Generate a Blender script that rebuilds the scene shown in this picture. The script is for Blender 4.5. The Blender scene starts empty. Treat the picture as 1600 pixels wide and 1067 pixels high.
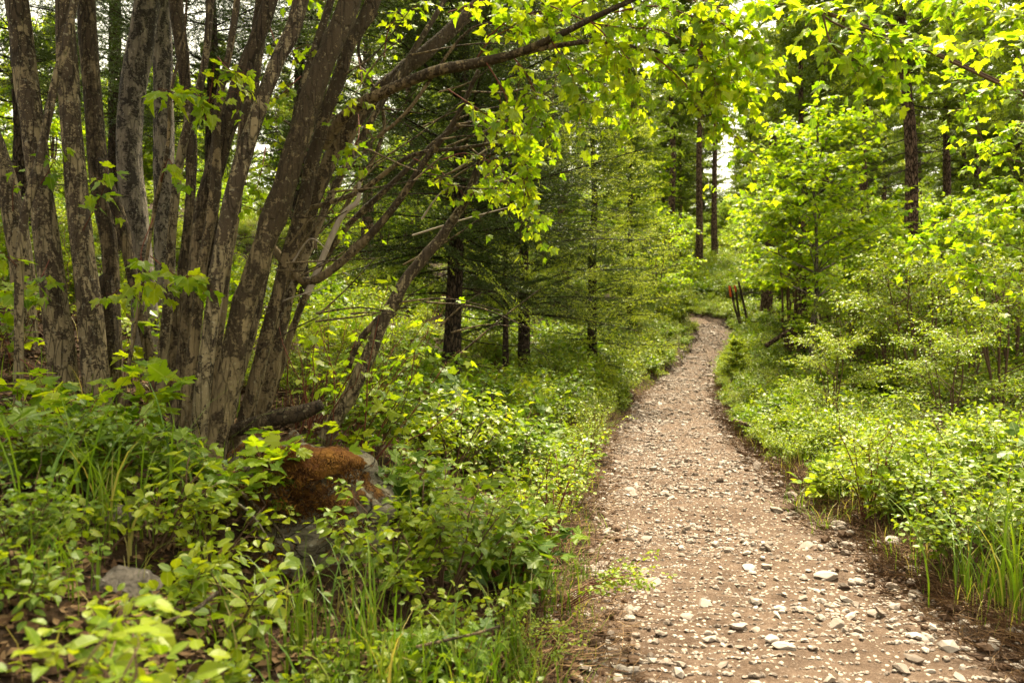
import bpy, math
import numpy as np

# ------------------------------------------------------------------ camera, sky, sun, exposure
SC = bpy.context.scene
COL = SC.collection
F, CH = 1150.0, 1.3                      # focal length in photo pixels, eye height over the path
cam = bpy.data.cameras.new("camera"); cam_o = bpy.data.objects.new("camera", cam); COL.objects.link(cam_o)
cam.sensor_width = 36.0; cam.lens = F / 1600 * 36.0
cam_o.location = (0, 0, CH); cam_o.rotation_euler = (math.pi / 2, 0, 0)
cam.clip_start = 0.05; cam.clip_end = 2000
cam.dof.use_dof = True; cam.dof.focus_distance = 4.6; cam.dof.aperture_fstop = 3.5
SC.camera = cam_o

SUN_EL, SUN_AZ = math.radians(64), math.radians(18)      # azimuth from +Y (the view) towards +X
world = bpy.data.worlds.new("World"); SC.world = world; world.use_nodes = True
nt = world.node_tree; nt.nodes.clear()
sky = nt.nodes.new("ShaderNodeTexSky"); sky.sky_type = 'NISHITA'; sky.sun_disc = False
sky.sun_elevation = SUN_EL; sky.sun_rotation = SUN_AZ; sky.dust_density = 4.0; sky.air_density = 1.0
hs = nt.nodes.new("ShaderNodeHueSaturation"); hs.inputs['Saturation'].default_value = 0.05
hs.inputs['Value'].default_value = 1.0
bg = nt.nodes.new("ShaderNodeBackground"); bg.inputs['Strength'].default_value = 0.125
wo = nt.nodes.new("ShaderNodeOutputWorld")
nt.links.new(sky.outputs[0], hs.inputs['Color']); wm = nt.nodes.new("ShaderNodeMix"); wm.data_type = 'RGBA'; wm.blend_type = 'MULTIPLY'; wm.inputs[0].default_value = 1.0
wm.inputs[7].default_value = (1.0, .94, .72, 1)          # thin bright cloud, slightly warm
nt.links.new(hs.outputs[0], wm.inputs[6]); nt.links.new(wm.outputs[2], bg.inputs['Color']); nt.links.new(bg.outputs[0], wo.inputs[0])

sun = bpy.data.lights.new("sun", 'SUN'); sun.energy = 3.7; sun.angle = math.radians(10.0); sun.color = (1.0, 0.87, 0.62)
sun_o = bpy.data.objects.new("sun", sun); COL.objects.link(sun_o)
sun_o.rotation_euler = (math.pi / 2 - SUN_EL, 0, math.pi - SUN_AZ)
SC.view_settings.view_transform = 'Standard'; SC.view_settings.look = 'None'
SC.view_settings.exposure = 2.3; SC.view_settings.gamma = 1.0
SC.cycles.max_bounces = 4; SC.cycles.diffuse_bounces = 3; SC.cycles.glossy_bounces = 2
SC.cycles.transmission_bounces = 3; SC.cycles.transparent_max_bounces = 4
SC.cycles.use_denoising = True; SC.cycles.use_adaptive_sampling = True; SC.cycles.adaptive_threshold = .02

# ------------------------------------------------------------------ small maths helpers
def P(px, py, d):
    return np.array([(px - 800) / F * d, d, CH - (py - 533.5) / F * d])

def nz(v):
    return v / np.maximum(np.linalg.norm(v, axis=-1, keepdims=True), 1e-9)

def _hash(ix, iy, iz, seed):
    h = (ix.astype(np.int64) * 374761393 + iy.astype(np.int64) * 668265263 + iz.astype(np.int64) * 2147483647 + seed * 974634777) & 0xFFFFFFFF
    h = ((h ^ (h >> 13)) * 1274126177) & 0xFFFFFFFF
    h = ((h ^ (h >> 16)) * 2246822519) & 0xFFFFFFFF
    return ((h ^ (h >> 15)) & 0xFFFFFF) / float(0xFFFFFF)

def vnoise(p, seed=0):
    p = np.asarray(p, float)
    if p.shape[-1] == 2: p = np.concatenate([p, np.zeros(p.shape[:-1] + (1,))], -1)
    i = np.floor(p).astype(np.int64); f = p - i; f = f * f * (3 - 2 * f)
    r = 0
    for a in (0, 1):
        for b in (0, 1):
            for c in (0, 1):
                w = (f[..., 0] if a else 1 - f[..., 0]) * (f[..., 1] if b else 1 - f[..., 1]) * (f[..., 2] if c else 1 - f[..., 2])
                r = r + w * _hash(i[..., 0] + a, i[..., 1] + b, i[..., 2] + c, seed)
    return r * 2 - 1

def fbm(p, seed=0, o=3):
    p = np.asarray(p, float); r = 0; a = 1.0
    for k in range(o):
        r = r + a * vnoise(p * 2 ** k, seed + k); a *= .5
    return r

def sstep(a, b, x):
    t = np.clip((x - a) / (b - a), 0, 1); return t * t * (3 - 2 * t)

def catmull(pts, n):
    pts = np.asarray(pts, float); m = len(pts)
    q = np.vstack([2 * pts[0] - pts[1], pts, 2 * pts[-1] - pts[-2]])
    t = np.linspace(0, m - 1, n); i = np.minimum(t.astype(int), m - 2); u = (t - i)[:, None]
    a, b, c, d = q[i], q[i + 1], q[i + 2], q[i + 3]
    return .5 * (2 * b + (c - a) * u + (2 * a - 5 * b + 4 * c - d) * u ** 2 + (3 * b - a - 3 * c + d) * u ** 3)

# ------------------------------------------------------------------ mesh building
class MB:
    def __init__(s):
        s.V, s.F, s.n, s.A = [], [], 0, {'var': [], 'lu': [], 'lv': []}
    def add(s, V, Fs, mi=0, var=0.5, lu=0.0, lv=0.0):
        V = np.asarray(V, np.float32).reshape(-1, 3); k = len(V)
        for f in (Fs if isinstance(Fs, list) else [Fs]):
            if len(f): s.F.append((np.asarray(f, np.int32) + s.n, mi))
        s.V.append(V); s.n += k
        for nme, a in (('var', var), ('lu', lu), ('lv', lv)):
            s.A[nme].append(np.broadcast_to(np.asarray(a, np.float32), (k,)).copy())
    def mesh(s, name, mats, smooth=False):
        me = bpy.data.meshes.new(name)
        V = np.vstack(s.V); me.vertices.add(len(V)); me.vertices.foreach_set('co', V.ravel())
        nl = sum(f.size for f, _ in s.F); npoly = sum(len(f) for f, _ in s.F)
        me.loops.add(nl); me.polygons.add(npoly)
        me.loops.foreach_set('vertex_index', np.concatenate([f.ravel() for f, _ in s.F]).astype(np.int32))
        tot = np.concatenate([np.full(len(f), f.shape[1], np.int32) for f, _ in s.F])
        st = np.concatenate([[0], np.cumsum(tot)[:-1]]).astype(np.int32)
        me.polygons.foreach_set('loop_start', st); me.polygons.foreach_set('loop_total', tot)
        me.polygons.foreach_set('material_index', np.concatenate([np.full(len(f), m, np.int32) for f, m in s.F]))
        me.polygons.foreach_set('use_smooth', np.full(npoly, smooth, bool))
        me.update(calc_edges=True)
        for nme in s.A:
            at = me.attributes.new(nme, 'FLOAT', 'POINT'); at.data.foreach_set('value', np.concatenate(s.A[nme]))
        for m in (mats if isinstance(mats, (list, tuple)) else [mats]): me.materials.append(m)
        return me
    def build(s, name, mats, parent=None, smooth=False):
        o = bpy.data.objects.new(name, s.mesh(name, mats, smooth)); COL.objects.link(o)
        if parent is not None: o.parent = parent
        return o

def tag(o, label=None, cat=None, group=None, kind=None):
    if label: o['label'] = label
    if cat: o['category'] = cat
    if group: o['group'] = group
    if kind: o['kind'] = kind
    return o

ROOTED = ('shrub', 'seedling', 'flower')
def rooted(loc): return (loc[0], loc[1], gz(loc[0], loc[1]) - .005)
def thing(name, loc, label, cat, group=None, rz=0.0, sc=1.0):
    if cat in ROOTED: loc = rooted(loc)
    o = bpy.data.objects.new(name, None); COL.objects.link(o); o.empty_display_size = .2
    o.location = tuple(float(x) for x in loc); o.rotation_euler = (0, 0, rz); o.scale = (sc, sc, sc)
    return tag(o, label, cat, group)

def dup(root, loc, rz=0.0, sc=1.0, label=None, group=None, sz=None, tilt=(0, 0)):
    if root.get('category') in ROOTED: loc = rooted(loc)
    r = root.copy(); COL.objects.link(r); r.location = tuple(float(x) for x in loc)
    r.rotation_euler = (tilt[0], tilt[1], rz); r.scale = (sc, sc, sz if sz else sc)
    if label: r['label'] = label
    if group: r['group'] = group
    for ch in list(root.children):
        c = ch.copy(); COL.objects.link(c); c.parent = r
    return r

def tubes(mb, PT, R, sides=4, mi=0, var=0.5):
    """PT (m,n,3) polylines, R (m,n) radii -> m tubes"""
    PT = np.asarray(PT, float); R = np.asarray(R, float)
    if PT.ndim == 2: PT, R = PT[None], R[None]
    m, n, _ = PT.shape
    T = nz(np.gradient(PT, axis=1))
    mean = nz(PT[:, -1] - PT[:, 0] + 1e-6)
    ref = np.where(np.abs(mean[:, 2:3]) < .75, [[0, 0, 1.]], [[0.9, 0.43, 0]])[:, None]
    X = nz(np.cross(T, np.broadcast_to(ref, T.shape))); Y = np.cross(T, X)
    a = np.arange(sides) / sides * 2 * math.pi
    V = PT[:, :, None] + R[:, :, None, None] * (np.cos(a)[:, None] * X[:, :, None] + np.sin(a)[:, None] * Y[:, :, None])
    idx = np.arange(m * n * sides).reshape(m, n, sides); nx = np.roll(idx, -1, 2)
    Fq = np.stack([idx[:, :-1], nx[:, :-1], nx[:, 1:], idx[:, 1:]], -1).reshape(-1, 4)
    lv = np.repeat(np.linspace(0, 1, n), sides)
    fs = [Fq]
    if sides <= 4 and sides >= 3:
        fs.append(idx[:, -1].reshape(-1, sides)) if sides == 4 else fs.append(idx[:, -1])
    else:
        fs.append(np.stack([np.repeat(idx[:, -1, :1], sides - 2, 1), idx[:, -1, 1:-1], idx[:, -1, 2:]], -1).reshape(-1, 3))
    vv = np.broadcast_to(np.asarray(var, float).reshape(-1, 1), (m, n * sides)).ravel()
    mb.add(V, fs, mi, vv, 0, np.tile(lv, m))

def trunk(mb, pts, rad, sides=16, n=60, seed=0, gnarl=.12, mi=0, freq=9.0, flare=0.0, var=.5):
    """one gnarled tapering stem through control points"""
    c = catmull(np.column_stack([pts, rad]), n); p, r = c[:, :3], np.maximum(c[:, 3], .001)
    if flare: r = r * (1 + flare * np.exp(-np.linspace(0, 1, n) * 14))
    s0 = mb.n
    T = nz(np.gradient(p, axis=0)); ref = np.array([.2, 1, .1]) if abs(nz(p[-1] - p[0])[1]) < .8 else np.array([1, .1, .1])
    X = nz(np.cross(T, ref)); Y = np.cross(T, X)
    a = np.arange(sides) / sides * 2 * math.pi
    D = np.cos(a)[None, :, None] * X[:, None] + np.sin(a)[None, :, None] * Y[:, None]
    base = p[:, None] + D * r[:, None, None]
    q = base * np.array([freq, freq, freq * .16]) + seed * 7.3
    disp = 1 + gnarl * fbm(q, seed, 3) + .5 * gnarl * vnoise(base * np.array([3, 3, 3.]), seed + 9)
    V = p[:, None] + D * (r[:, None] * disp)[..., None]
    idx = np.arange(n * sides).reshape(n, sides); nx = np.roll(idx, -1, 1)
    Fq = np.stack([idx[:-1], nx[:-1], nx[1:], idx[1:]], -1).reshape(-1, 4)
    cap = np.stack([np.repeat(idx[-1, :1], sides - 2), idx[-1, 1:-1], idx[-1, 2:]], -1)
    mb.add(V, [Fq, cap], mi, var, 0, np.repeat(np.linspace(0, 1, n), sides))
    return p, r

# leaf templates: (verts x across, y along, z up ; faces)
def _tpl_ovate():
    v = [(0, 0, 0), (0, .33, -.01), (0, .68, -.05), (0, 1, -.15)]
    for sgn in (-1, 1): v += [(sgn * .24, .16, .05), (sgn * .34, .42, .07), (sgn * .25, .72, .01)]
    L, R = (4, 5, 6), (7, 8, 9)
    q = [(0, 1, L[1], L[0]), (1, 2, L[2], L[1]), (0, R[0], R[1], 1), (1, R[1], R[2], 2)]
    t = [(2, 3, L[2]), (2, R[2], 3)]
    return np.array(v, float), [np.array(q), np.array(t)]
def _tpl_ovate_lo():
    v = np.array([(0, 0, 0), (-.32, .42, .07), (0, 1, -.10), (.32, .42, .07)], float)
    return v, [np.array([(0, 2, 1), (0, 3, 2)])]
def _tpl_fan(half, centre, droop, fold, tipdrop):
    right = half; left = [(-x, y) for x, y in half[::-1] if x > 0]
    out = np.array(right + left); v = np.vstack([[centre], out])
    x, y = v[:, 0], v[:, 1]
    z = -droop * x ** 2 + fold * np.abs(x) - tipdrop * y ** 2
    z[1:] += .02 * np.sin(np.arange(len(out)) * 2.1)
    n = len(out); i = np.arange(n) + 1
    return np.column_stack([x, y, z]), [np.stack([np.zeros(n, int), i, np.roll(i, -1)], -1)]
MH = [(0, 0), (.10, -.07), (.24, -.10), (.40, -.02), (.34, .07), (.42, .13), (.36, .21), (.50, .27), (.56, .40), (.62, .56), (.48, .54), (.40, .58), (.36, .50), (.25, .50),
      (.30, .62), (.24, .68), (.23, .79), (.12, .84), (0, 1.05)]
ML = [(0, 0), (.22, -.08), (.40, .02), (.36, .2), (.6, .52), (.26, .5), (.22, .78), (0, 1.05)]
MAPLE = [_tpl_fan(MH, (0, .34), .5, .12, .12), _tpl_fan(MH, (0, .34), -.2, .22, .3)]
MAPLE_LO = [_tpl_fan(ML, (0, .34), .5, .12, .15)]
OVATE, OVATE_LO = [_tpl_ovate()], [_tpl_ovate_lo()]

def leaves(mb, pos, D, N, size, tpls, rng, mi=0, var=None):
    pos, D, N = np.asarray(pos, float), nz(np.asarray(D, float)), np.asarray(N, float)
    X = nz(np.cross(D, N)); N = np.cross(X, D); m = len(pos); size = np.broadcast_to(size, (m,))
    which = rng.integers(0, len(tpls), m)
    if var is None: var = rng.random(m)
    for k, (tv, tf) in enumerate(tpls):
        s = which == k; c = int(s.sum())
        if not c: continue
        wx = (rng.uniform(.85, 1.12, c) * size[s])[:, None, None]; L = size[s][:, None, None]
        curl = (rng.uniform(.2, 1.8, c) * size[s])[:, None, None]
        V = pos[s][:, None] + wx * tv[None, :, :1] * X[s][:, None] + L * tv[None, :, 1:2] * D[s][:, None] + curl * tv[None, :, 2:] * N[s][:, None]
        off = (np.arange(c) * len(tv))[:, None, None]
        mb.add(V, [(f[None] + off).reshape(-1, f.shape[1]) for f in tf], mi, np.repeat(var[s], len(tv)), np.tile(tv[:, 0], c), np.tile(tv[:, 1], c))

def twig_leaves(wood, leaf, S, T, L, nl, lsize, tpls, rng, droop=.3, petiole=.4, wr=.0022, updir=.0, tw_mi=0, drop_leaf=.35, spread=.35, frac0=.15, pet=False):
    """twigs from S along T with length L carrying nl leaf pairs"""
    S, T, L = np.asarray(S, float), nz(np.asarray(T, float)), np.asarray(L, float); m = len(S)
    if m == 0: return
    u = np.linspace(0, 1, 5)
    j = rng.normal(0, .05, (m, 5, 3)) * u[None, :, None]
    PT = S[:, None] + (T[:, None] * u[None, :, None] + j) * L[:, None, None]
    PT[..., 2] += ((updir - droop) * u[None] ** 2) * L[:, None]
    R = np.clip(wr * (L[:, None] / .4) ** .5, .0008, .006) * (1 - .75 * u[None])
    tubes(wood, PT, R, 3, tw_mi)
    t = np.linspace(frac0, 1, nl)
    k = np.minimum((t * 4).astype(int), 3); f = t * 4 - k
    pos = PT[:, k] * (1 - f)[None, :, None] + PT[:, k + 1] * f[None, :, None]
    tan = nz(PT[:, k + 1] - PT[:, k])
    side = nz(np.cross(tan, np.array([0, 0, 1.])) + 1e-6)
    for sg in (-1, 1):
        nrm = rng.normal(0, 1, (m, nl, 3))
        D = nz(sg * side * .9 + tan * (.35 + .9 * (t[None, :, None] > .97)) + rng.normal(0, spread, (m, nl, 3)) + np.array([0, 0, -drop_leaf]))
        N = nz(np.array([0, 0, 1.]) + .38 * nrm)
        sz = lsize * rng.uniform(.65, 1.2, (m, nl)) * (1 - .25 * t[None])
        keep = rng.random((m, nl)) < .92
        st = pos + D * (petiole * sz)[..., None]
        leaves(leaf, st[keep], D[keep], N[keep], sz[keep], tpls, rng)
        if pet:
            a, b = pos[keep], st[keep]
            tubes(wood, np.stack([a, b], 1), np.full((len(a), 2), .0011), 3, tw_mi)

def branch_path(S, T, L, rng, n=10, droop=.15, wob=.05):
    u = np.linspace(0, 1, n)[:, None]; T = nz(np.asarray(T, float))
    w = np.cumsum(rng.normal(0, wob, (n, 3)), 0) * u * .6
    p = np.asarray(S) + (T * u + w) * L; p[:, 2] -= droop * L * u[:, 0] ** 2
    return p

def dress(wood, leaf, path, r0, rng, ntw, tl, nl, ls, tpls, start=.25, sides=5, droop=.25, updir=0., drop_leaf=.35, mi=0, pet=False, spread=.35, rend=.25):
    """tube along a branch path, leafy twigs along it"""
    n = len(path); R = r0 * (1 - (1 - rend) * np.linspace(0, 1, n))
    tubes(wood, path, R, sides, mi)
    t = np.sort(rng.uniform(start, 1, ntw)); t[-1] = 1.0
    k = np.minimum((t * (n - 1)).astype(int), n - 2); f = (t * (n - 1) - k)[:, None]
    S = path[k] * (1 - f) + path[k + 1] * f; tan = nz(path[k + 1] - path[k])
    side = nz(np.cross(tan, [0, 0, 1.]) + 1e-6) * np.where(np.arange(ntw) % 2, 1, -1)[:, None]
    T = nz(tan * .7 + side * rng.uniform(.2, .9, (ntw, 1)) + rng.normal(0, .25, (ntw, 3)))
    L = tl * rng.uniform(.6, 1.25, ntw) * (1.15 - .5 * t)
    twig_leaves(wood, leaf, S, T, L, nl, ls, tpls, rng, droop, updir=updir, drop_leaf=drop_leaf, tw_mi=mi, pet=pet, spread=spread)

def shrub_mesh(seed, h, spread, nst, ntw, tl, nl, ls, tpls, r0=.006, lean=(0, 0), droop=.25, pet=False, start=.3):
    rng = np.random.default_rng(seed); w, l = MB(), MB()
    for i in range(nst):
        az = i * 2.4 + rng.uniform(0, 1); out = rng.uniform(.15, 1) * spread / h
        T = np.array([math.cos(az) * out + lean[0], math.sin(az) * out + lean[1], 1]); L = h * rng.uniform(.65, 1.05) * math.sqrt(1 + out * out)
        p = branch_path(np.array([math.cos(az), math.sin(az), 0]) * .02 * rng.random() - [0, 0, .04], T, L, rng, 8, .18, .06)
        dress(w, l, p, r0, rng, ntw, tl, nl, ls, tpls, start, 4, droop, drop_leaf=.2, pet=pet)
    return w, l

# conifer sprays ------------------------------------------------------------------
def spray_tpl(seed, ntw, step, nlen, sub=True, per=3):
    """flat fir spray of unit length along +x: needle base points, directions, lengths, new-growth flag; twig polylines"""
    rng = np.random.default_rng(seed); tw = [(np.array([0, 0, 0.]), np.array([1, 0, 0.]), 1.0, .08)]
    for i, x in enumerate(np.linspace(.12, .95, ntw)):
        sg = 1 if i % 2 else -1; L = (1 - x) * .48 + .07; L *= rng.uniform(.75, 1.2)
        ang = math.radians(rng.uniform(42, 62)); d = np.array([math.cos(ang), sg * math.sin(ang), rng.normal(-.05, .12)])
        b = np.array([x, 0, 0]); tw.append((b, nz(d), L, 0.0))
        if sub and L > .16:
            for y in np.arange(.3, .95, .22 if L > .3 else .32):
                s2 = rng.choice([-1, 1]); a2 = ang * sg + s2 * math.radians(50)
                d2 = np.array([math.cos(a2), math.sin(a2), rng.normal(-.05, .15)])
                tw.append((b + nz(d) * L * y, nz(d2), L * .38 * (1.1 - y * .6), 0.0))
    B, D, LN, TP, PL = [], [], [], [], []
    for b, d, L, s0 in tw:
        t = np.arange(s0, L, step); k = len(t)
        if k == 0: t = np.array([0.]); k = 1
        t = np.repeat(t, per) + rng.uniform(-.5, .5, k * per) * step; m = len(t)
        x = nz(np.cross(d, [0, 0, 1.])); y = np.cross(x, d); a = rng.uniform(0, 2 * math.pi, m)
        rad = np.cos(a)[:, None] * x * 1.1 + np.sin(a)[:, None] * y * .75
        B.append(b + d * t[:, None]); D.append(nz(d * rng.uniform(.35, .9, (m, 1)) + rad))
        LN.append(nlen * rng.uniform(.7, 1.15, m) * (1 - .25 * (t / L))); TP.append((t > L - .08).astype(float))
        PL.append(np.stack([b, b + d * L * .5 + rng.normal(0, .008, 3), b + d * L]))
    return np.vstack(B), np.vstack(D), np.concatenate(LN), np.concatenate(TP), np.stack(PL)

def place_spray(leaf, wood, tpl, S, az, pitch, L, rng, droop=.25, nw=.10, tipp=.5, curl=0.0, nscale=1.0, twigs=True, tmi=0):
    B, D, LN, TP, PL = tpl
    def bend(p):
        q = p.copy(); q[..., 2] -= droop * q[..., 0] ** 2 - curl * q[..., 0] ** 4; return q
    ca, sa, cp, sp = math.cos(az), math.sin(az), math.cos(pitch), math.sin(pitch)
    roll = rng.normal(0, .32); cr, sr = math.cos(roll), math.sin(roll)
    M = np.array([[ca, -sa, 0], [sa, ca, 0], [0, 0, 1]]) @ np.array([[cp, 0, -sp], [0, 1, 0], [sp, 0, cp]]) @ np.array([[1, 0, 0], [0, cr, -sr], [0, sr, cr]])
    keep = rng.random(len(B)) < .93
    b = bend(B[keep]) @ M.T * L + S; d = D[keep] @ M.T; ln = LN[keep] * nscale
    w = nz(np.cross(d, rng.normal(0, 1, d.shape))) * (ln * nw)[:, None]
    V = np.stack([b - w, b + w, b + d * ln[:, None]], 1)
    m = len(b); tip = TP[keep] * (rng.random() < tipp)
    v = np.where(tip > .5, rng.uniform(.75, 1, m), rng.uniform(0, .5, m))
    leaf.add(V, np.arange(m * 3).reshape(-1, 3), 0, np.repeat(v, 3))
    if twigs:
        pl = bend(PL) @ M.T * L + S
        r = np.linspace(1, .35, 3)[None] * np.where(np.arange(len(pl)) == 0, .007 * L ** .5 + .003, .0022)[:, None]
        tubes(wood, pl, r, 3, tmi)

# ------------------------------------------------------------------ materials
def new_mat(name):
    m = bpy.data.materials.new(name); m.use_nodes = True; t = m.node_tree; t.nodes.clear()
    return m, t
def N_(t, typ, **kw):
    n = t.nodes.new(typ)
    for k, v in kw.items():
        if k in n.inputs: n.inputs[k].default_value = v
        else: setattr(n, k, v)
    return n
def ramp(t, stops, src):
    r = t.nodes.new("ShaderNodeValToRGB"); e = r.color_ramp.elements
    while len(e) > 1: e.remove(e[-1])
    e[0].position, e[0].color = stops[0][0], (*stops[0][1], 1)
    for p, c in stops[1:]:
        x = e.new(p); x.color = (*c, 1)
    t.links.new(src, r.inputs[0]); return r.outputs[0]
def mixc(t, f, a, b, typ='MIX'):
    m = t.nodes.new("ShaderNodeMix"); m.data_type = 'RGBA'; m.blend_type = typ
    for sock, v in ((m.inputs[0], f), (m.inputs[6], a), (m.inputs[7], b)):
        if hasattr(v, 'is_linked'): t.links.new(v, sock)
        elif isinstance(v, (int, float)): sock.default_value = v
        else: sock.default_value = (*v, 1)
    return m.outputs[2]
def out(t, sh):
    o = t.nodes.new("ShaderNodeOutputMaterial"); t.links.new(sh, o.inputs[0])

def leaf_mat(name, stops, trans=.45, tgain=(1.25, 1.2, .55), rough=.42, rib=True, spec=.35, objvar=.35):
    m, t = new_mat(name)
    at = N_(t, "ShaderNodeAttribute", attribute_name='var')
    oi = N_(t, "ShaderNodeObjectInfo")
    mm = N_(t, "ShaderNodeMath", operation='MULTIPLY_ADD'); t.links.new(oi.outputs['Random'], mm.inputs[0]); mm.inputs[1].default_value = objvar; mm.inputs[2].default_value = -objvar / 2
    ad = N_(t, "ShaderNodeMath", operation='ADD'); ad.use_clamp = True; t.links.new(at.outputs['Fac'], ad.inputs[0]); t.links.new(mm.outputs[0], ad.inputs[1])
    c = ramp(t, stops, ad.outputs[0])
    if rib:
        lu = N_(t, "ShaderNodeAttribute", attribute_name='lu'); ab = N_(t, "ShaderNodeMath", operation='ABSOLUTE'); t.links.new(lu.outputs['Fac'], ab.inputs[0])
        rr = ramp(t, [(0, (1, 1, 1)), (.05, (.0, .0, .0))], ab.outputs[0])
        c = mixc(t, rr, c, (.30, .36, .08)) if False else mixc(t, N_scale(t, rr, .45), c, (.32, .38, .10))
    pb = N_(t, "ShaderNodeBsdfPrincipled", Roughness=rough); pb.inputs['Specular IOR Level'].default_value = spec
    t.links.new(c, pb.inputs['Base Color'])
    tr = N_(t, "ShaderNodeBsdfTranslucent"); t.links.new(mixc(t, 1.0, c, tgain, 'MULTIPLY'), tr.inputs['Color'])
    mx = N_(t, "ShaderNodeMixShader"); mx.inputs[0].default_value = trans
    t.links.new(pb.outputs[0], mx.inputs[1]); t.links.new(tr.outputs[0], mx.inputs[2]); out(t, mx.outputs[0])
    return m
def N_scale(t, s, k):
    n = N_(t, "ShaderNodeMath", operation='MULTIPLY'); t.links.new(s, n.inputs[0]); n.inputs[1].default_value = k; return n.outputs[0]

def coords(t, scale=(1, 1, 1)):
    tc = N_(t, "ShaderNodeTexCoord"); mp = N_(t, "ShaderNodeMapping"); mp.inputs['Scale'].default_value = scale
    t.links.new(tc.outputs['Object'], mp.inputs[0]); return mp.outputs[0]
def noise(t, v, sc, det=4, rough=.6, dist=0.0):
    n = N_(t, "ShaderNodeTexNoise", Scale=sc, Detail=det, Roughness=rough, Distortion=dist); t.links.new(v, n.inputs['Vector']); return n.outputs[0]
def bump(t, h, strength=.4, dist=.01, nrm=None):
    b = N_(t, "ShaderNodeBump", Strength=strength, Distance=dist); t.links.new(h, b.inputs['Height'])
    if nrm is not None: t.links.new(nrm, b.inputs['Normal'])
    return b.outputs[0]

def bark_mat(name, base, dark, lichen, blotch=.5, top=.25, fis=.5, scale=1.0, crack=.8):
    """smooth pale bark with dark scabs that spread up the stem (lv), lichen specks"""
    m, t = new_mat(name); c1 = coords(t, (scale, scale, scale * .45)); c2 = coords(t, (scale * 1.0, scale * 1.0, scale * 1.9))
    n1 = noise(t, c1, 19, 7, .65, .6); n2 = noise(t, c2, 46, 5, .7, .3); n3 = noise(t, coords(t, (scale,) * 3), 4.5, 3, .5)
    fi = noise(t, coords(t, (scale, scale, scale * .10)), 34, 4, .6, .8)
    lv = N_(t, "ShaderNodeAttribute", attribute_name='lv')
    s = N_(t, "ShaderNodeMath", operation='MULTIPLY_ADD'); t.links.new(lv.outputs['Fac'], s.inputs[0]); s.inputs[1].default_value = top; t.links.new(n1, s.inputs[2])
    s2 = N_(t, "ShaderNodeMath", operation='MULTIPLY_ADD'); t.links.new(n2, s2.inputs[0]); s2.inputs[1].default_value = .5; t.links.new(s.outputs[0], s2.inputs[2])
    s3 = N_(t, "ShaderNodeMath", operation='MULTIPLY_ADD'); t.links.new(n3, s3.inputs[0]); s3.inputs[1].default_value = .3; t.links.new(s2.outputs[0], s3.inputs[2])
    col0 = ramp(t, [(.30, tuple(x * .6 for x in base)), (.5, base), (.72, tuple(min(1, x * 1.25) for x in base))], n3)
    col0 = mixc(t, N_scale(t, ramp(t, [(.35, (0, 0, 0)), (.6, (1, 1, 1))], fi), fis), tuple(x * .55 for x in base), col0)
    th = 1.27 - blotch * .3
    msk = ramp(t, [(th - .09, (0, 0, 0)), (th - .02, (.55, .55, .55)), (th + .04, (1, 1, 1))], s3.outputs[0])
    c = mixc(t, msk, col0, dark)
    vk = N_(t, 'ShaderNodeTexVoronoi', Scale=30.0 * scale, feature='DISTANCE_TO_EDGE'); vn = N_(t, 'ShaderNodeTexNoise', Scale=9.0); cz = coords(t, (1, 1, .16)); t.links.new(cz, vn.inputs['Vector'])
    va = N_(t, 'ShaderNodeVectorMath', operation='MULTIPLY_ADD'); t.links.new(vn.outputs[1], va.inputs[0]); va.inputs[1].default_value = (.09, .09, .09); t.links.new(cz, va.inputs[2]); t.links.new(va.outputs[0], vk.inputs['Vector'])
    cr = ramp(t, [(.0, (0, 0, 0)), (.05 + .10 * fis * blotch, (1, 1, 1))], vk.outputs['Distance']); gate = ramp(t, [(.46, (0, 0, 0)), (.60, (1, 1, 1))], n3)
    gk = N_(t, 'ShaderNodeMath', operation='MAXIMUM'); t.links.new(cr, gk.inputs[0]); t.links.new(N_scale(t, gate, 1.0 - .75 * blotch), gk.inputs[1])
    c = mixc(t, gk.outputs[0], mixc(t, 1.0, c, (1 - .85 * crack,) * 3, 'MULTIPLY'), c)
    lm = ramp(t, [(.60, (0, 0, 0)), (.68, (1, 1, 1))], noise(t, coords(t, (scale,) * 3), 48, 4, .6, .4))
    c = mixc(t, N_scale(t, lm, .55), c, lichen)
    pb = N_(t, "ShaderNodeBsdfPrincipled", Roughness=.85); pb.inputs['Specular IOR Level'].default_value = .2
    t.links.new(c, pb.inputs['Base Color'])
    b = bump(t, n2, .8, .010, bump(t, fi, 1.0, .02, bump(t, msk, .7, .010, bump(t, gk.outputs[0], .8, .012))))
    t.links.new(b, pb.inputs['Normal']); out(t, pb.outputs[0]); return m

def plain_mat(name, stops, sc=20, stretch=(1, 1, 1), rough=.85, bs=.5, bd=.01, use_var=False, spec=.2):
    m, t = new_mat(name); v = coords(t, stretch); n = noise(t, v, sc, 6, .65, .3)
    src = n
    if use_var:
        at = N_(t, "ShaderNodeAttribute", attribute_name='var'); a = N_(t, "ShaderNodeMath", operation='MULTIPLY_ADD')
        t.links.new(at.outputs['Fac'], a.inputs[0]); a.inputs[1].default_value = .7
        s = N_scale(t, n, .5); t.links.new(s, a.inputs[2]); a2 = N_(t, "ShaderNodeMath", operation='SUBTRACT'); t.links.new(a.outputs[0], a2.inputs[0]); a2.inputs[1].default_value = .1; src = a2.outputs[0]
    c = ramp(t, stops, src)
    pb = N_(t, "ShaderNodeBsdfPrincipled", Roughness=rough); pb.inputs['Specular IOR Level'].default_value = spec
    t.links.new(c, pb.inputs['Base Color']); t.links.new(bump(t, n, bs, bd), pb.inputs['Normal']); out(t, pb.outputs[0]); return m

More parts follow.
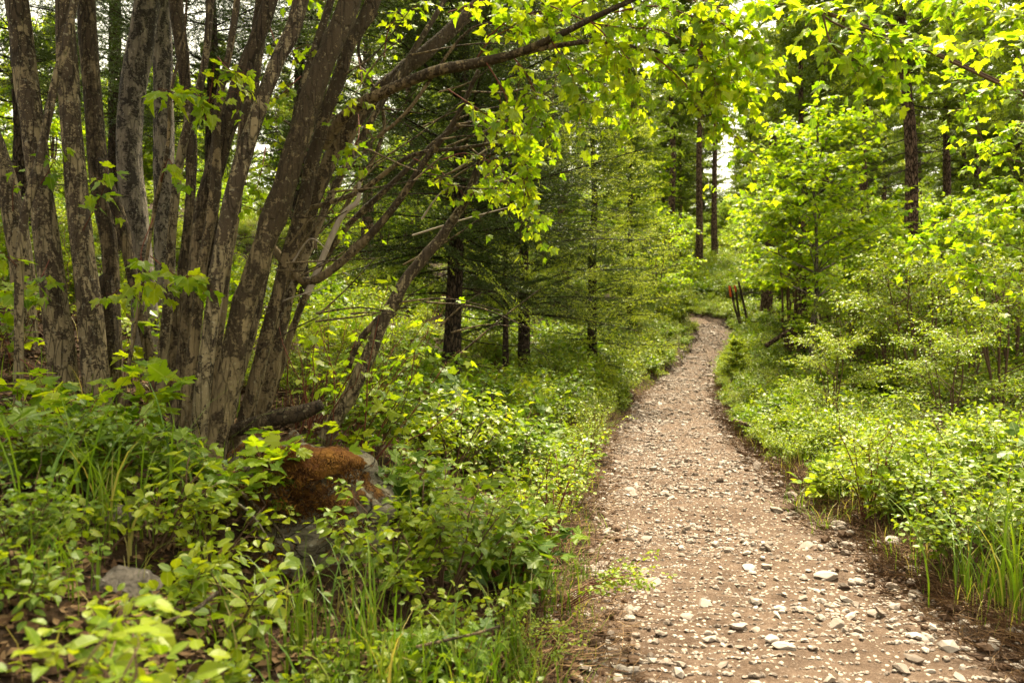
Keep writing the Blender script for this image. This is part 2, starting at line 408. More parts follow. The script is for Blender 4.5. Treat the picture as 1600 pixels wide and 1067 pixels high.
def crack_mat(name, mid, dark, pale, sc):
    m, t = new_mat(name); v = coords(t, (1, 1, .30)); n0 = N_(t, "ShaderNodeTexNoise", Scale=sc * .8, Detail=3.0); t.links.new(v, n0.inputs['Vector'])
    vm = N_(t, "ShaderNodeVectorMath", operation='MULTIPLY_ADD'); t.links.new(n0.outputs[1], vm.inputs[0]); vm.inputs[1].default_value = (.05, .05, .05); t.links.new(v, vm.inputs[2])
    vo = N_(t, "ShaderNodeTexVoronoi", Scale=sc, feature='DISTANCE_TO_EDGE'); t.links.new(vm.outputs[0], vo.inputs['Vector'])
    n = noise(t, coords(t, (1, 1, .5)), sc * 2.2, 6, .7); c = ramp(t, [(.35, tuple(x * .6 for x in mid)), (.5, mid), (.68, pale)], n)
    k = ramp(t, [(.02, (0, 0, 0)), (.16, (1, 1, 1))], vo.outputs['Distance']); c = mixc(t, k, dark, c)
    pb = N_(t, "ShaderNodeBsdfPrincipled", Roughness=.92); pb.inputs['Specular IOR Level'].default_value = .15; t.links.new(c, pb.inputs['Base Color'])
    t.links.new(bump(t, n, .7, .015, bump(t, k, 1.0, .03)), pb.inputs['Normal']); out(t, pb.outputs[0]); return m

M = {}
M['maple'] = leaf_mat('maple_leaf', [(0, (.085, .170, .006)), (.5, (.180, .275, .008)), (1, (.29, .345, .012))], .58, (1.7, 1.65, .5))
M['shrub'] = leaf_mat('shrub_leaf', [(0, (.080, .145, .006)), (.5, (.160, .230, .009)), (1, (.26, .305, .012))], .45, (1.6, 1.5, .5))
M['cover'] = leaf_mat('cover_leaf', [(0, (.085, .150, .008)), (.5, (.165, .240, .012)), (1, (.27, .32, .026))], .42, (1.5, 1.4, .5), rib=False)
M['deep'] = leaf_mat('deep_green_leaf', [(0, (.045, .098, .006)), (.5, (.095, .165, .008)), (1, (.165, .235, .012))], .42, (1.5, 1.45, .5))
M['grass'] = leaf_mat('grass_blade', [(0, (.075, .150, .010)), (.7, (.16, .23, .014)), (1, (.32, .27, .09))], .4, (1.3, 1.3, .5), rib=False)
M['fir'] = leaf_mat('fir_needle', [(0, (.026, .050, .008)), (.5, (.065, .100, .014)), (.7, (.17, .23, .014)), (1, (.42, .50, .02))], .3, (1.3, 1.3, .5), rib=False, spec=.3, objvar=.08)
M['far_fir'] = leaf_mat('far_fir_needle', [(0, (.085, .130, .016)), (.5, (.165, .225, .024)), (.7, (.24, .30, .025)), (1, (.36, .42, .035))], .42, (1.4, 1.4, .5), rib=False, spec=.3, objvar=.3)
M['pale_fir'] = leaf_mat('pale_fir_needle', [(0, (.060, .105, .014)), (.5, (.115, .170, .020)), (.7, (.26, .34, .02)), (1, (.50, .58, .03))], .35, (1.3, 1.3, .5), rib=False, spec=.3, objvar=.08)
M['bark'] = bark_mat('pale_bark', (.33, .26, .155), (.060, .043, .028), (.36, .33, .24), .62, .22)
M['bark_dark'] = bark_mat('dark_bark', (.25, .185, .108), (.050, .035, .022), (.30, .26, .17), .85, .22)
M['bark_two'] = bark_mat('scabby_olive_bark', (.31, .235, .130), (.055, .039, .023), (.30, .26, .16), .74, .30, .5, 1.0, .3)
M['bark_grey'] = bark_mat('grey_bark', (.27, .225, .18), (.03, .024, .02), (.42, .38, .32), .80, .12, .3, 1.0, .15)
M['bark_brown'] = bark_mat('brown_bark', (.27, .20, .112), (.052, .037, .023), (.26, .24, .17), .62, .25, .5, 1.0, .35)
M['fir_bark'] = crack_mat('fir_bark', (.050, .034, .023), (.010, .007, .005), (.11, .085, .06), 30)
M['pine_bark'] = crack_mat('pine_bark', (.135, .085, .058), (.018, .011, .008), (.24, .165, .12), 17)
M['twig'] = plain_mat('twig_bark', [(.2, (.05, .028, .018)), (.8, (.14, .085, .055))], 30)
M['red_twig'] = plain_mat('red_twig', [(.2, (.06, .018, .012)), (.8, (.17, .060, .035))], 30)
M['dead'] = plain_mat('dead_wood', [(.2, (.16, .125, .095)), (.8, (.42, .36, .30))], 25, (1, 1, .3))
M['pebble'] = plain_mat('pebble', [(.1, (.085, .065, .053)), (.45, (.21, .17, .145)), (.95, (.42, .37, .335))], 40, rough=.9, bs=.4, bd=.004, use_var=True)
M['litter'] = plain_mat('leaf_litter', [(.1, (.030, .016, .008)), (.5, (.095, .050, .024)), (.9, (.24, .155, .08))], 20, use_var=True)

M['crumb'] = plain_mat('earth_crumb', [(.2, (.030, .016, .009)), (.8, (.12, .072, .045))], 30, bs=.8)
def path_material():
    m, t = new_mat('trail_dirt'); v = coords(t)
    big = noise(t, v, 1.1, 4, .6); mid = noise(t, v, 9, 6, .65); fine = noise(t, v, 70, 5, .75)
    vo = N_(t, "ShaderNodeTexVoronoi", Scale=38.0); t.links.new(v, vo.inputs['Vector'])
    c = ramp(t, [(.3, (.026, .0145, .009)), (.5, (.066, .040, .026)), (.7, (.120, .080, .057))], mid)
    c = mixc(t, N_scale(t, ramp(t, [(.35, (0, 0, 0)), (.65, (1, 1, 1))], big), .5), c, (.115, .079, .058))
    c = mixc(t, ramp(t, [(.50, (0, 0, 0)), (.72, (1, 1, 1))], fine), c, (.155, .114, .088))
    g = ramp(t, [(.0, (1, 1, 1)), (.30, (1, 1, 1)), (.36, (0, 0, 0))], vo.outputs['Distance'])
    gm = N_(t, "ShaderNodeMath", operation='MULTIPLY'); t.links.new(g, gm.inputs[0]); t.links.new(ramp(t, [(.55, (0, 0, 0)), (.6, (1, 1, 1))], vo.outputs['Color']), gm.inputs[1])
    c = mixc(t, gm.outputs[0], c, (.36, .295, .24))
    pb = N_(t, "ShaderNodeBsdfPrincipled", Roughness=.95); pb.inputs['Specular IOR Level'].default_value = .15
    t.links.new(c, pb.inputs['Base Color'])
    t.links.new(bump(t, fine, .8, .012, bump(t, mid, .7, .03, bump(t, gm.outputs[0], .6, .012))), pb.inputs['Normal']); out(t, pb.outputs[0]); return m
M['path'] = path_material()
M['soil'] = plain_mat('forest_soil', [(.3, (.010, .006, .003)), (.5, (.033, .018, .009)), (.7, (.070, .041, .022))], 11, rough=.95, bs=1.0, bd=.05)

def rock_material(name, moss_amt, grey=(.20, .19, .175), cracks=True):
    m, t = new_mat(name); v = coords(t); n1 = noise(t, v, 7, 8, .65, .4); n2 = noise(t, v, 34, 6, .7); n3 = noise(t, v, 3.6, 5, .6, .3)
    st = noise(t, coords(t, (1, 2.2, 6)), 6, 5, .6, .5)
    c = ramp(t, [(.32, tuple(x * .22 for x in grey)), (.5, tuple(x * .8 for x in grey)), (.68, tuple(x * 1.25 for x in grey))], st)
    c = mixc(t, ramp(t, [(.60, (0, 0, 0)), (.66, (1, 1, 1))], n2), c, (.30, .29, .26))
    at = N_(t, "ShaderNodeAttribute", attribute_name='var')
    s = N_(t, "ShaderNodeMath", operation='MULTIPLY_ADD'); t.links.new(n1, s.inputs[0]); s.inputs[1].default_value = 1.25; t.links.new(at.outputs['Fac'], s.inputs[2])
    mk = ramp(t, [(.93 - moss_amt, (0, 0, 0)), (1.0 - moss_amt, (1, 1, 1))], s.outputs[0])
    mc = ramp(t, [(.3, (.020, .009, .003)), (.48, (.075, .030, .006)), (.68, (.17, .085, .014))], n2)
    vk = N_(t, 'ShaderNodeTexVoronoi', Scale=5.5, feature='DISTANCE_TO_EDGE'); t.links.new(coords(t, (1, .8, 1.6)), vk.inputs['Vector']); ck = ramp(t, [(.0, (0, 0, 0)), (.022, (1, 1, 1))], vk.outputs['Distance']); c = mixc(t, ck, (.012, .010, .008), c) if cracks else c
    c = mixc(t, mk, c, mc)
    pb = N_(t, "ShaderNodeBsdfPrincipled", Roughness=.92); pb.inputs['Specular IOR Level'].default_value = .2
    t.links.new(c, pb.inputs['Base Color']); t.links.new(bump(t, n2, .9, .02, bump(t, n1, .8, .05, bump(t, mk, .6, .03, bump(t, ck, .8 if cracks else 0.0, .03)))), pb.inputs['Normal']); out(t, pb.outputs[0]); return m
M['rock'] = rock_material('mossy_rock', 0.09, (.19, .165, .120))
M['grey_rock'] = rock_material('grey_rock', -.6, (.16, .135, .115), False)
M['moss'] = plain_mat('rust_moss', [(.25, (.022, .009, .003)), (.5, (.085, .030, .005)), (.8, (.20, .095, .014))], 60, rough=1.0, bs=1.0, bd=.02, use_var=True)

# ------------------------------------------------------------------ terrain
CL = np.array([(0.9, -6), (1.0, -2), (1.05, 0), (1.16, 2.8), (1.32, 4.72), (1.61, 6.6), (1.99, 9), (2.59, 11.8), (3.53, 15.3), (5.10, 20), (6.60, 24), (6.95, 26), (6.55, 27.5), (5.6, 28.7), (4.3, 29.6), (2.5, 30.6), (-1, 32.5)], float)
CLD = catmull(CL, 500); CLT = nz(np.gradient(CLD, axis=0))
EY = [(-20, -.4), (0, 0), (9, 0), (12, .03), (15.3, .28), (20, .68), (24, 1.36), (26, 1.80), (28, 2.22), (30, 2.7), (34, 3.5), (45, 5.2), (60, 8.5), (90, 15), (130, 21), (260, 34)]
def E(y): return np.interp(y, [a for a, _ in EY], [b for _, b in EY])
def sdist(xy):
    """signed distance to the trail centre line (left negative)"""
    xy = np.asarray(xy, float).reshape(-1, 2); r = np.empty(len(xy))
    for a in range(0, len(xy), 20000):
        q = xy[a:a + 20000]; d2 = ((q[:, None] - CLD[None]) ** 2).sum(-1); k = d2.argmin(1)
        v = q - CLD[k]; cr = CLT[k, 0] * v[:, 1] - CLT[k, 1] * v[:, 0]
        r[a:a + 20000] = np.sqrt(d2[np.arange(len(q)), k]) * np.where(cr > 0, -1, 1)
    return r
HW = .82
def taper(y): return 1 - .40 * sstep(11, 20, np.asarray(y, float))
def height(xy, s=None, soil=True):
    xy = np.asarray(xy, float).reshape(-1, 2)
    if s is None: s = sdist(xy)
    wob = .14 * vnoise(xy * 1.7, 3) + .08 * vnoise(xy * 5, 4) - .33 * sstep(11, 20, xy[:, 1])
    l = np.maximum(-s - HW - wob, 0); r = np.maximum(s - HW - wob, 0)
    z = E(xy[:, 1])
    left = .10 * sstep(0, .18, l) + .40 * np.minimum(l, 1.6) + .30 * np.clip(l - 1.6, 0, 14) + .12 * np.maximum(l - 15.6, 0)
    fade = sstep(31, 27, xy[:, 1]); left = left * (.35 + .65 * fade)
    right = .09 * sstep(0, .2, r) + .05 * np.minimum(r, 8) + .02 * np.maximum(r - 8, 0)
    z = z + left + right + .10 * np.clip(l + r, 0, 2) * fbm(xy * .8, 5, 3) * .6 + .03 * sstep(0, .4, l + r) * fbm(xy * 7, 8, 3)
    z = z - .26 * np.exp(-((xy[:, 0] + .85) ** 2 / .09 + (xy[:, 1] - 2.55) ** 2 / .10))
    if soil: z = z - .10 * (1 - sstep(-.12, .12, np.abs(s) - HW - wob))
    return z
def gz(x, y): return float(height([[x, y]])[0])
def G(px, py, lo=1.2, hi=60):
    """ground point seen at a photo pixel"""
    ds = np.concatenate([np.arange(lo, 12, .03), np.arange(12, hi, .1)]); q = np.stack([P(px, py, d) for d in ds])
    h = height(q[:, :2]); k = np.argmax(q[:, 2] <= h) if (q[:, 2] <= h).any() else len(ds) - 1
    return np.array([q[k, 0], q[k, 1], h[k]])

def axis(parts):
    return np.unique(np.round(np.concatenate([np.arange(a, b, s) for a, b, s in parts]), 4))
xs = axis([(-220, -40, 12), (-40, -10, 1.5), (-10, -4, .4), (-4, 9, .09), (9, 16, .4), (16, 40, 1.5), (40, 221, 12)])
ys = axis([(-40, -3, 2), (-3, 1, .3), (1, 14, .08), (14, 31, .16), (31, 60, 1.2), (60, 261, 10)])
XX, YY = np.meshgrid(xs, ys); gxy = np.column_stack([XX.ravel(), YY.ravel()])
b = MB(); nxg, nyg = len(xs), len(ys); idx = np.arange(nxg * nyg).reshape(nyg, nxg)
b.add(np.column_stack([gxy, height(gxy)]), np.stack([idx[:-1, :-1], idx[:-1, 1:], idx[1:, 1:], idx[1:, :-1]], -1).reshape(-1, 4))
tag(b.build('ground', M['soil'], smooth=True), 'dark forest soil sloping up to the left of the trail', 'ground', kind='structure')

# the trail: a strip over the carved bed
def path_z(xy): return E(xy[:, 1]) + .030 * fbm(xy * 1.6, 21, 3) + .013 * fbm(xy * 9, 25, 3)
tt = np.linspace(0, 1, 1100) ** 1.25 * .97; ci = tt * (len(CLD) - 1); k = np.minimum(ci.astype(int), len(CLD) - 2); f = (ci - k)[:, None]
cc = CLD[k] * (1 - f) + CLD[k + 1] * f; ct = nz(np.gradient(cc, axis=0)); side = np.column_stack([ct[:, 1], -ct[:, 0]])
off = np.linspace(-1.12, 1.12, 62); pxy = (cc[:, None] + side[:, None] * off[None, :, None]).reshape(-1, 2)
pz = path_z(pxy) + .05 * np.tile(np.abs(off) ** 3, len(cc))
idx = np.arange(len(cc) * 62).reshape(-1, 62); b = MB()
b.add(np.column_stack([pxy, pz]), np.stack([idx[:-1, :-1], idx[:-1, 1:], idx[1:, 1:], idx[1:, :-1]], -1).reshape(-1, 4))
tag(b.build('path', M['path'], smooth=True), 'stony dirt trail winding uphill through the forest', 'path', kind='structure')

# ------------------------------------------------------------------ stones
PHI = (1 + 5 ** .5) / 2
ICO = nz(np.array([(-1, PHI, 0), (1, PHI, 0), (-1, -PHI, 0), (1, -PHI, 0), (0, -1, PHI), (0, 1, PHI), (0, -1, -PHI), (0, 1, -PHI), (PHI, 0, -1), (PHI, 0, 1), (-PHI, 0, -1), (-PHI, 0, 1)], float))
ICF = np.array([(0, 11, 5), (0, 5, 1), (0, 1, 7), (0, 7, 10), (0, 10, 11), (1, 5, 9), (5, 11, 4), (11, 10, 2), (10, 7, 6), (7, 1, 8), (3, 9, 4), (3, 4, 2), (3, 2, 6), (3, 6, 8), (3, 8, 9), (4, 9, 5), (2, 4, 11), (6, 2, 10), (8, 6, 7), (9, 8, 1)])
def subdiv(V, Fc):
    V = list(map(tuple, V)); c = {}; nf = []
    def mid(a, b_):
        kk = (min(a, b_), max(a, b_))
        if kk not in c:
            c[kk] = len(V); V.append(tuple(nz((np.array(V[a]) + np.array(V[b_])) / 2)))
        return c[kk]
    for a, b_, d in Fc:
        x, y, z = mid(a, b_), mid(b_, d), mid(d, a); nf += [(a, x, z), (b_, y, x), (d, z, y), (x, y, z)]
    return np.array(V), np.array(nf)
def rock_shape(seed, lev=3, cuts=9, rough=.06):
    """angular stone: a sphere cut by random planes, then roughened"""
    rng = np.random.default_rng(seed); V, Fc = ICO, ICF
    for _ in range(lev): V, Fc = subdiv(V, Fc)
    V = V.copy()
    for _ in range(cuts):
        nrm = nz(rng.normal(0, 1, 3)); d = rng.uniform(.45, .85); e = V @ nrm - d; V = V - np.where(e > 0, e, 0)[:, None] * nrm * .96
    V = V * (1 + rough * fbm(V * 2.2 + seed, seed, 4))[:, None]
    return V, Fc

# ground cover of pebbles: gravel (uncountable)
rng = np.random.default_rng(11)
npb = 46000
Yp = 1.6 + 25 * rng.random(npb) ** 1.9; sp = rng.uniform(-1.0, 1.0, npb)
sp = np.where(rng.random(npb) < .25, np.clip(rng.normal(-.5, .3, npb), -1.02, 1), sp)
ci = np.interp(Yp, CLD[:400, 1], np.arange(400)); k = ci.astype(int)
sp = sp * taper(Yp); pc = CLD[k] + np.column_stack([CLT[k, 1], -CLT[k, 0]]) * sp[:, None]
far_i = rng.integers(400, 492, 5000); nf = 5000; pc[:nf] = CLD[far_i] + np.column_stack([CLT[far_i, 1], -CLT[far_i, 0]]) * (sp[:nf] * .62)[:, None]; Yp[:nf] = 14; sp[:nf] *= .62
size = np.clip(np.exp(rng.normal(-5.0, .58, npb)), .0028, .036) * (1 + np.clip(Yp - 5, 0, 12) * .05)
clump = vnoise(pc * 2.2, 77); size = size * (1 + .5 * clump)
zt = np.maximum(path_z(pc) + .05 * np.abs(sp) ** 3, height(pc, sp)) + size * .22
b = MB()
R3 = nz(rng.normal(0, 1, (npb, 3))); a = rng.uniform(0, 6.28, npb)
fl = np.column_stack([rng.uniform(.75, 1.45, npb), rng.uniform(.6, 1.0, npb), rng.uniform(.35, .75, npb)])
V = ICO[None] * (1 + rng.normal(0, .20, (npb, 12, 1))) * fl[:, None] * size[:, None, None]
tl = rng.normal(0, .25, npb); ca, sa, cb, sb = np.cos(a), np.sin(a), np.cos(tl), np.sin(tl)
x, y, z = V[..., 0], V[..., 1], V[..., 2]
x, z = x * cb[:, None] - z * sb[:, None], x * sb[:, None] + z * cb[:, None]
x, y = x * ca[:, None] - y * sa[:, None], x * sa[:, None] + y * ca[:, None]
V = np.stack([x + pc[:, :1], y + pc[:, 1:], z + zt[:, None]], -1)
b.add(V, (ICF[None] + (np.arange(npb) * 12)[:, None, None]).reshape(-1, 3), 0, np.repeat(np.clip(rng.normal(.5, .28, npb), 0, 1), 12))
tag(b.build('gravel', M['pebble']), 'loose pale gravel strewn over the dirt trail', 'gravel', kind='stuff')

nsc = 9000; Yc = 1.7 + 18 * rng.random(nsc) ** 1.7; sg = np.where(rng.random(nsc) < .55, 1, -1); sp2 = sg * np.clip(rng.normal(.92, .13, nsc), .55, 1.3)
sp2 = sp2 * taper(Yc); k = np.interp(Yc, CLD[:400, 1], np.arange(400)).astype(int); pc = CLD[k] + np.column_stack([CLT[k, 1], -CLT[k, 0]]) * sp2[:, None]; size = np.exp(rng.normal(-4.55, .5, nsc)).clip(.004, .035)
zt = np.maximum(path_z(pc) + .05 * np.abs(sp2) ** 3, height(pc)) + size * .3; b = MB(); V = ICO[None] * (1 + rng.normal(0, .25, (nsc, 12, 1))) * size[:, None, None] * [1, 1, .7]; V = V + np.column_stack([pc, zt])[:, None]
b.add(V, (ICF[None] + (np.arange(nsc) * 12)[:, None, None]).reshape(-1, 3)); tag(b.build('soil_crumbs', M['crumb']), 'dark crumbs of earth along both edges of the trail', kind='stuff')

STONE_ME = []
for i in range(7):
    V, Fc = rock_shape(40 + i, 2, 8, .05); bb = MB(); bb.add(V * [1, .8, .62], Fc, 0, .35 + .07 * i); STONE_ME.append(bb.mesh('stone', M['pebble']))
def stone(p, r, label, group=None, i=0, rz=0.0, sq=1.0, tilt=0.0):
    o = bpy.data.objects.new('stone', STONE_ME[i % 7]); COL.objects.link(o)
    o.location = tuple(p); o.scale = (r, r, r * sq); o.rotation_euler = (tilt, tilt * .6, rz)
    return tag(o, label, 'stone', group)
KEY = [(1240, 797, 30, 'pale wedge stone standing at the right edge of the trail under the shrubs'),
       (1212, 826, 24, 'flat pale stone on the trail, just below the wedge stone on the right edge'),
       (1236, 832, 17, 'long low stone lying in front of the dark root clod right of the trail'),
       (1325, 883, 30, 'big rounded grey stone on the bare soil right of the trail'),
       (1298, 876, 20, 'two-toned stone close to the left of the big rounded grey stone'),
       (1266, 842, 14, 'small cream stone in the middle of the right trail shoulder'),
       (1395, 850, 32, 'blocky grey stone half buried under the shrubs on the right bank'),
       (1428, 893, 26, 'brownish stone on the right bank below the half buried blocky stone'),
       (1432, 936, 32, 'broad grey stone beside the tall grass at the right trail edge'),
       (1462, 968, 17, 'small white stone near the tall grass at the right trail edge'),
       (1342, 938, 24, 'low tan stone right of mid trail, before the big rounded stone'),
       (1368, 940, 16, 'small pale stone touching the low tan stone right of mid trail'),
       (1170, 925, 28, 'pointed white stone lying in mid trail left of a broad pale slab'),
       (1290, 932, 34, 'broad pale slab set flush in the trail surface'),
       (1175, 853, 20, 'smooth oval cream stone near the centre of the trail'),
       (1010, 868, 22, 'pale upright stone in the gravel bank along the left trail edge'),
       (960, 888, 20, 'brown stone topping the gravel bank along the left trail edge'),
       (985, 785, 22, 'whitish flat stone far up the left edge of the trail'),
       (1155, 1022, 30, 'grey flat stone in the trail near the lower picture edge'),
       (1205, 1045, 26, 'rounded tan stone behind the big pale stone at the lower picture edge'),
       (1225, 1062, 34, 'big pale stone cut by the lower picture edge in mid trail'),
       (1305, 1025, 30, 'long thin pale slab lying slantwise in the lower trail'),
       (1370, 995, 30, 'flat white patch of stone flush with the trail right of centre'),
       (1100, 980, 26, 'light angular stone in the lower trail left of centre'),
       (1075, 1003, 22, 'leaning slate stone beside the light angular stone in the lower trail'),
       (945, 1052, 24, 'cream stone at the lower left corner of the trail beside the grass'),
       (948, 1025, 16, 'small light stone just above the cream stone at the lower left trail corner'),
       (870, 862, 15, 'small round stone on the soil left of the trail under the grass'),
       (893, 893, 16, 'pale pebble lowest on the soil left of the trail'),
       (785, 857, 17, 'pinkish stone between the shrub stems left of the trail'),
       (1015, 945, 38, 'large pale flat stone in the gravel near the left side of the trail')]
for i, (px, py, w, lab) in enumerate(KEY):
    p = G(px, py); r = w / 2 / F * p[1] * 1.15; s_ = sdist(p[:2])[0]
    z0 = max(p[2], path_z(p[None, :2])[0]); stone((p[0], p[1], z0 + r * .12), r, lab, None, i, i * 1.7, .9 if i in (0, 3, 6) else .6, .15 * math.sin(i))
for i in range(230):
    if i < 150: Y = 1.9 + 9 * rng.random() ** 1.5; s_ = rng.uniform(-.95, .98) if rng.random() < .7 else rng.choice([-1, 1]) * rng.uniform(.7, 1.05)
    else: Y = 4 + 14 * rng.random(); s_ = rng.uniform(-.95, .95)
    s_ *= float(taper(Y)); ci = np.interp(Y, CLD[:400, 1], np.arange(400)); k = int(ci); q = CLD[k] + np.array([CLT[k, 1], -CLT[k, 0]]) * s_
    r = float(np.clip(np.exp(rng.normal(-3.55, .30)), .017, .055)); zz = max(path_z(q[None])[0] + .05 * abs(s_) ** 3, gz(*q))
    g = 'stones bedded in the near trail' if Y < 6 else 'stones along the trail farther off'
    stone((q[0], q[1], zz + r * rng.uniform(-.05, .3)), r, 'pale fist-sized stone bedded loosely in the near gravel of the trail' if Y < 6 else 'small light stone scattered on the trail farther up the slope', g, i, rng.uniform(0, 6.3), rng.uniform(.6, .95), rng.normal(0, .25))

# mossy boulder on the left bank
c = P(470, 830, 3.1); V, Fc = rock_shape(12, 4, 14, .10)
root = thing('boulder', (c[0], c[1], gz(c[0], c[1])), 'big grey boulder patched with rusty moss below the maple stems', 'boulder')
bz = gz(c[0], c[1]); bb = MB()
V = V * np.array([.50, .36, .44]); V[:, 1] += .62 * V[:, 2]; V = V + np.array([0.02, -.02, c[2] - bz + .0])
V[:, 0] += .05 * fbm(V * 5, 31, 3); V[:, 1] += .04 * fbm(V * 6, 33, 3); V[:, 2] += .035 * fbm(V * 7, 32, 3)
bb.add(V, Fc, 0, np.clip((V[:, 2] + bz - .36) * .9 - .30 * V[:, 0], -.4, .22)); bb.build('rock_face', M['rock'], root, True)
V, Fc = rock_shape(8, 4, 6, .08); bb = MB()
tc = P(488, 724, 3.12); V = V * np.array([.225, .20, .075]); V[:, 2] += .022 * fbm(V * 11, 3, 4); V[:, 0] += .02 * fbm(V * 8, 4, 3)
bb.add(V + (tc - np.array([c[0], c[1], bz])), Fc, 0, .5 + .3 * fbm(V * 9, 3, 2)); bb.build('moss_cap', M['moss'], root, True)
bb = MB(); r2 = np.random.default_rng(3)                              # shaggy golden moss tufts on the face
for (px, py, n_) in ((500, 790, 420), (455, 800, 300), (420, 815, 320), (470, 770, 240), (540, 800, 200), (400, 850, 260), (440, 868, 120)):
    q = np.stack([P(px + r2.normal(0, 17), py + r2.normal(0, 10), 2.78 + (870 - py) * .0016 + r2.normal(0, .012)) for _ in range(n_)]) - np.array([c[0], c[1], bz])
    T = nz(r2.normal(0, .5, (n_, 3)) + [0, -.7, .35]); ln = r2.uniform(.012, .035, n_)
    PT = q[:, None] + T[:, None] * np.linspace(0, 1, 3)[None, :, None] * ln[:, None, None]; tubes(bb, PT, np.tile([.0016, .0012, .0005], (n_, 1)), 3, 0, r2.random(n_))
for _ in range(34):
    px, py = r2.uniform(395, 570), r2.uniform(708, 760) if r2.random() < .6 else r2.uniform(745, 880); n_ = 60; dd = 2.86 + (760 - py) * .0022
    q = np.stack([P(px + r2.normal(0, 9), py + r2.normal(0, 6), dd + r2.normal(0, .012)) for _ in range(n_)]) - np.array([c[0], c[1], bz])
    T = nz(r2.normal(0, .5, (n_, 3)) + [0, -.5, .5]); ln = r2.uniform(.01, .03, n_); tubes(bb, q[:, None] + T[:, None] * np.linspace(0, 1, 3)[None, :, None] * ln[:, None, None], np.tile([.0016, .0012, .0005], (n_, 1)), 3, 0, r2.random(n_))
bb.build('moss_tuft', M['moss'], root)
c = P(205, 990, 2.02); V, Fc = rock_shape(17, 3, 8, .06); bb = MB(); bb.add(V * [.115, .09, .075] * (1 + .10 * fbm(V * 3, 8, 3))[:, None], Fc, 0, 0.0)
o = bb.build('rock', M['grey_rock'], smooth=False); o.location = (c[0], c[1], gz(c[0], c[1]) + .01); tag(o, 'smooth grey rock behind the blurred leaves at the lower left', 'rock')
c = P(150, 925, 2.35); V, Fc = rock_shape(19, 3, 8, .06); bb = MB(); bb.add(V * [.12, .10, .06], Fc, 0, 0.0)
o = bb.build('rock', M['grey_rock']); o.location = (c[0], c[1], gz(c[0], c[1]) + .02); tag(o, 'dark rock in deep shade behind the smooth grey rock', 'rock')

# ------------------------------------------------------------------ left maples: stems traced as (px, py, depth, width in px)
def px_stem(mb, pts, seed, mi=0, up=0, gnarl=.10, sides=16, down=.25, n=70, flare=.12, o0=(0, 0, 0), var=.5, freq=9):
    a = np.array([P(x, y, d) for x, y, d, w in pts]); r = np.array([w / 2 / F * d for x, y, d, w in pts])
    if down:
        t = nz(a[0] - a[1]); t[2] = min(t[2], -.5) if down == .25 else t[2]
        down = max(down, (a[0][2] - gz(a[0][0], a[0][1]) + .12) / -t[2]) if down == .25 else down
        a = np.vstack([a[0] + t * down, a]); r = np.concatenate([[r[0] * 1.15], r])
    if up:
        t = nz(nz(a[-1] - a[-2]) * .7 + np.array([0, 0, .5]))
        a = np.vstack([a, a[-1] + t * up * .5, a[-1] + t * up + [.1, 0, .1]]); r = np.concatenate([r, [r[-1] * .75, r[-1] * .35]])
    return trunk(mb, a - np.asarray(o0), r, sides, n, seed, gnarl, mi, freq, flare, var)

def px_twigs(wood, leaf, pts, rng, o0, r=.004, ntw=8, tl=.22, nl=3, ls=.085, tpls=MAPLE, droop=.5, drop_leaf=.42, start=.05, mi=0, n=14, spread=.45, pet=True, rend=.3):
    p = catmull(np.array([P(*q) for q in pts]), n) - np.asarray(o0)
    dress(wood, leaf, p, r, rng, ntw, tl, nl, ls, tpls, start, 5, droop, drop_leaf=drop_leaf, mi=mi, pet=pet, spread=spread, rend=rend)

def canopy(wood, leaf, S, rng, n, rad, ls, L=1.0):
    """unseen upper crown, added for shade over the left stems: leafy limbs around S"""
    for i in range(n):
        az = i * 2.4 + rng.uniform(0, .8); T = np.array([math.cos(az), math.sin(az), rng.uniform(.0, .9)])
        p = branch_path(S + np.array([0, 0, rng.uniform(-.4, .8)]), T, rad * rng.uniform(.6, 1.1), rng, 9, .15)
        dress(wood, leaf, p, .012, rng, 14, .45 * L, 4, ls, MAPLE_LO, .25, 4, .3, drop_leaf=.4)

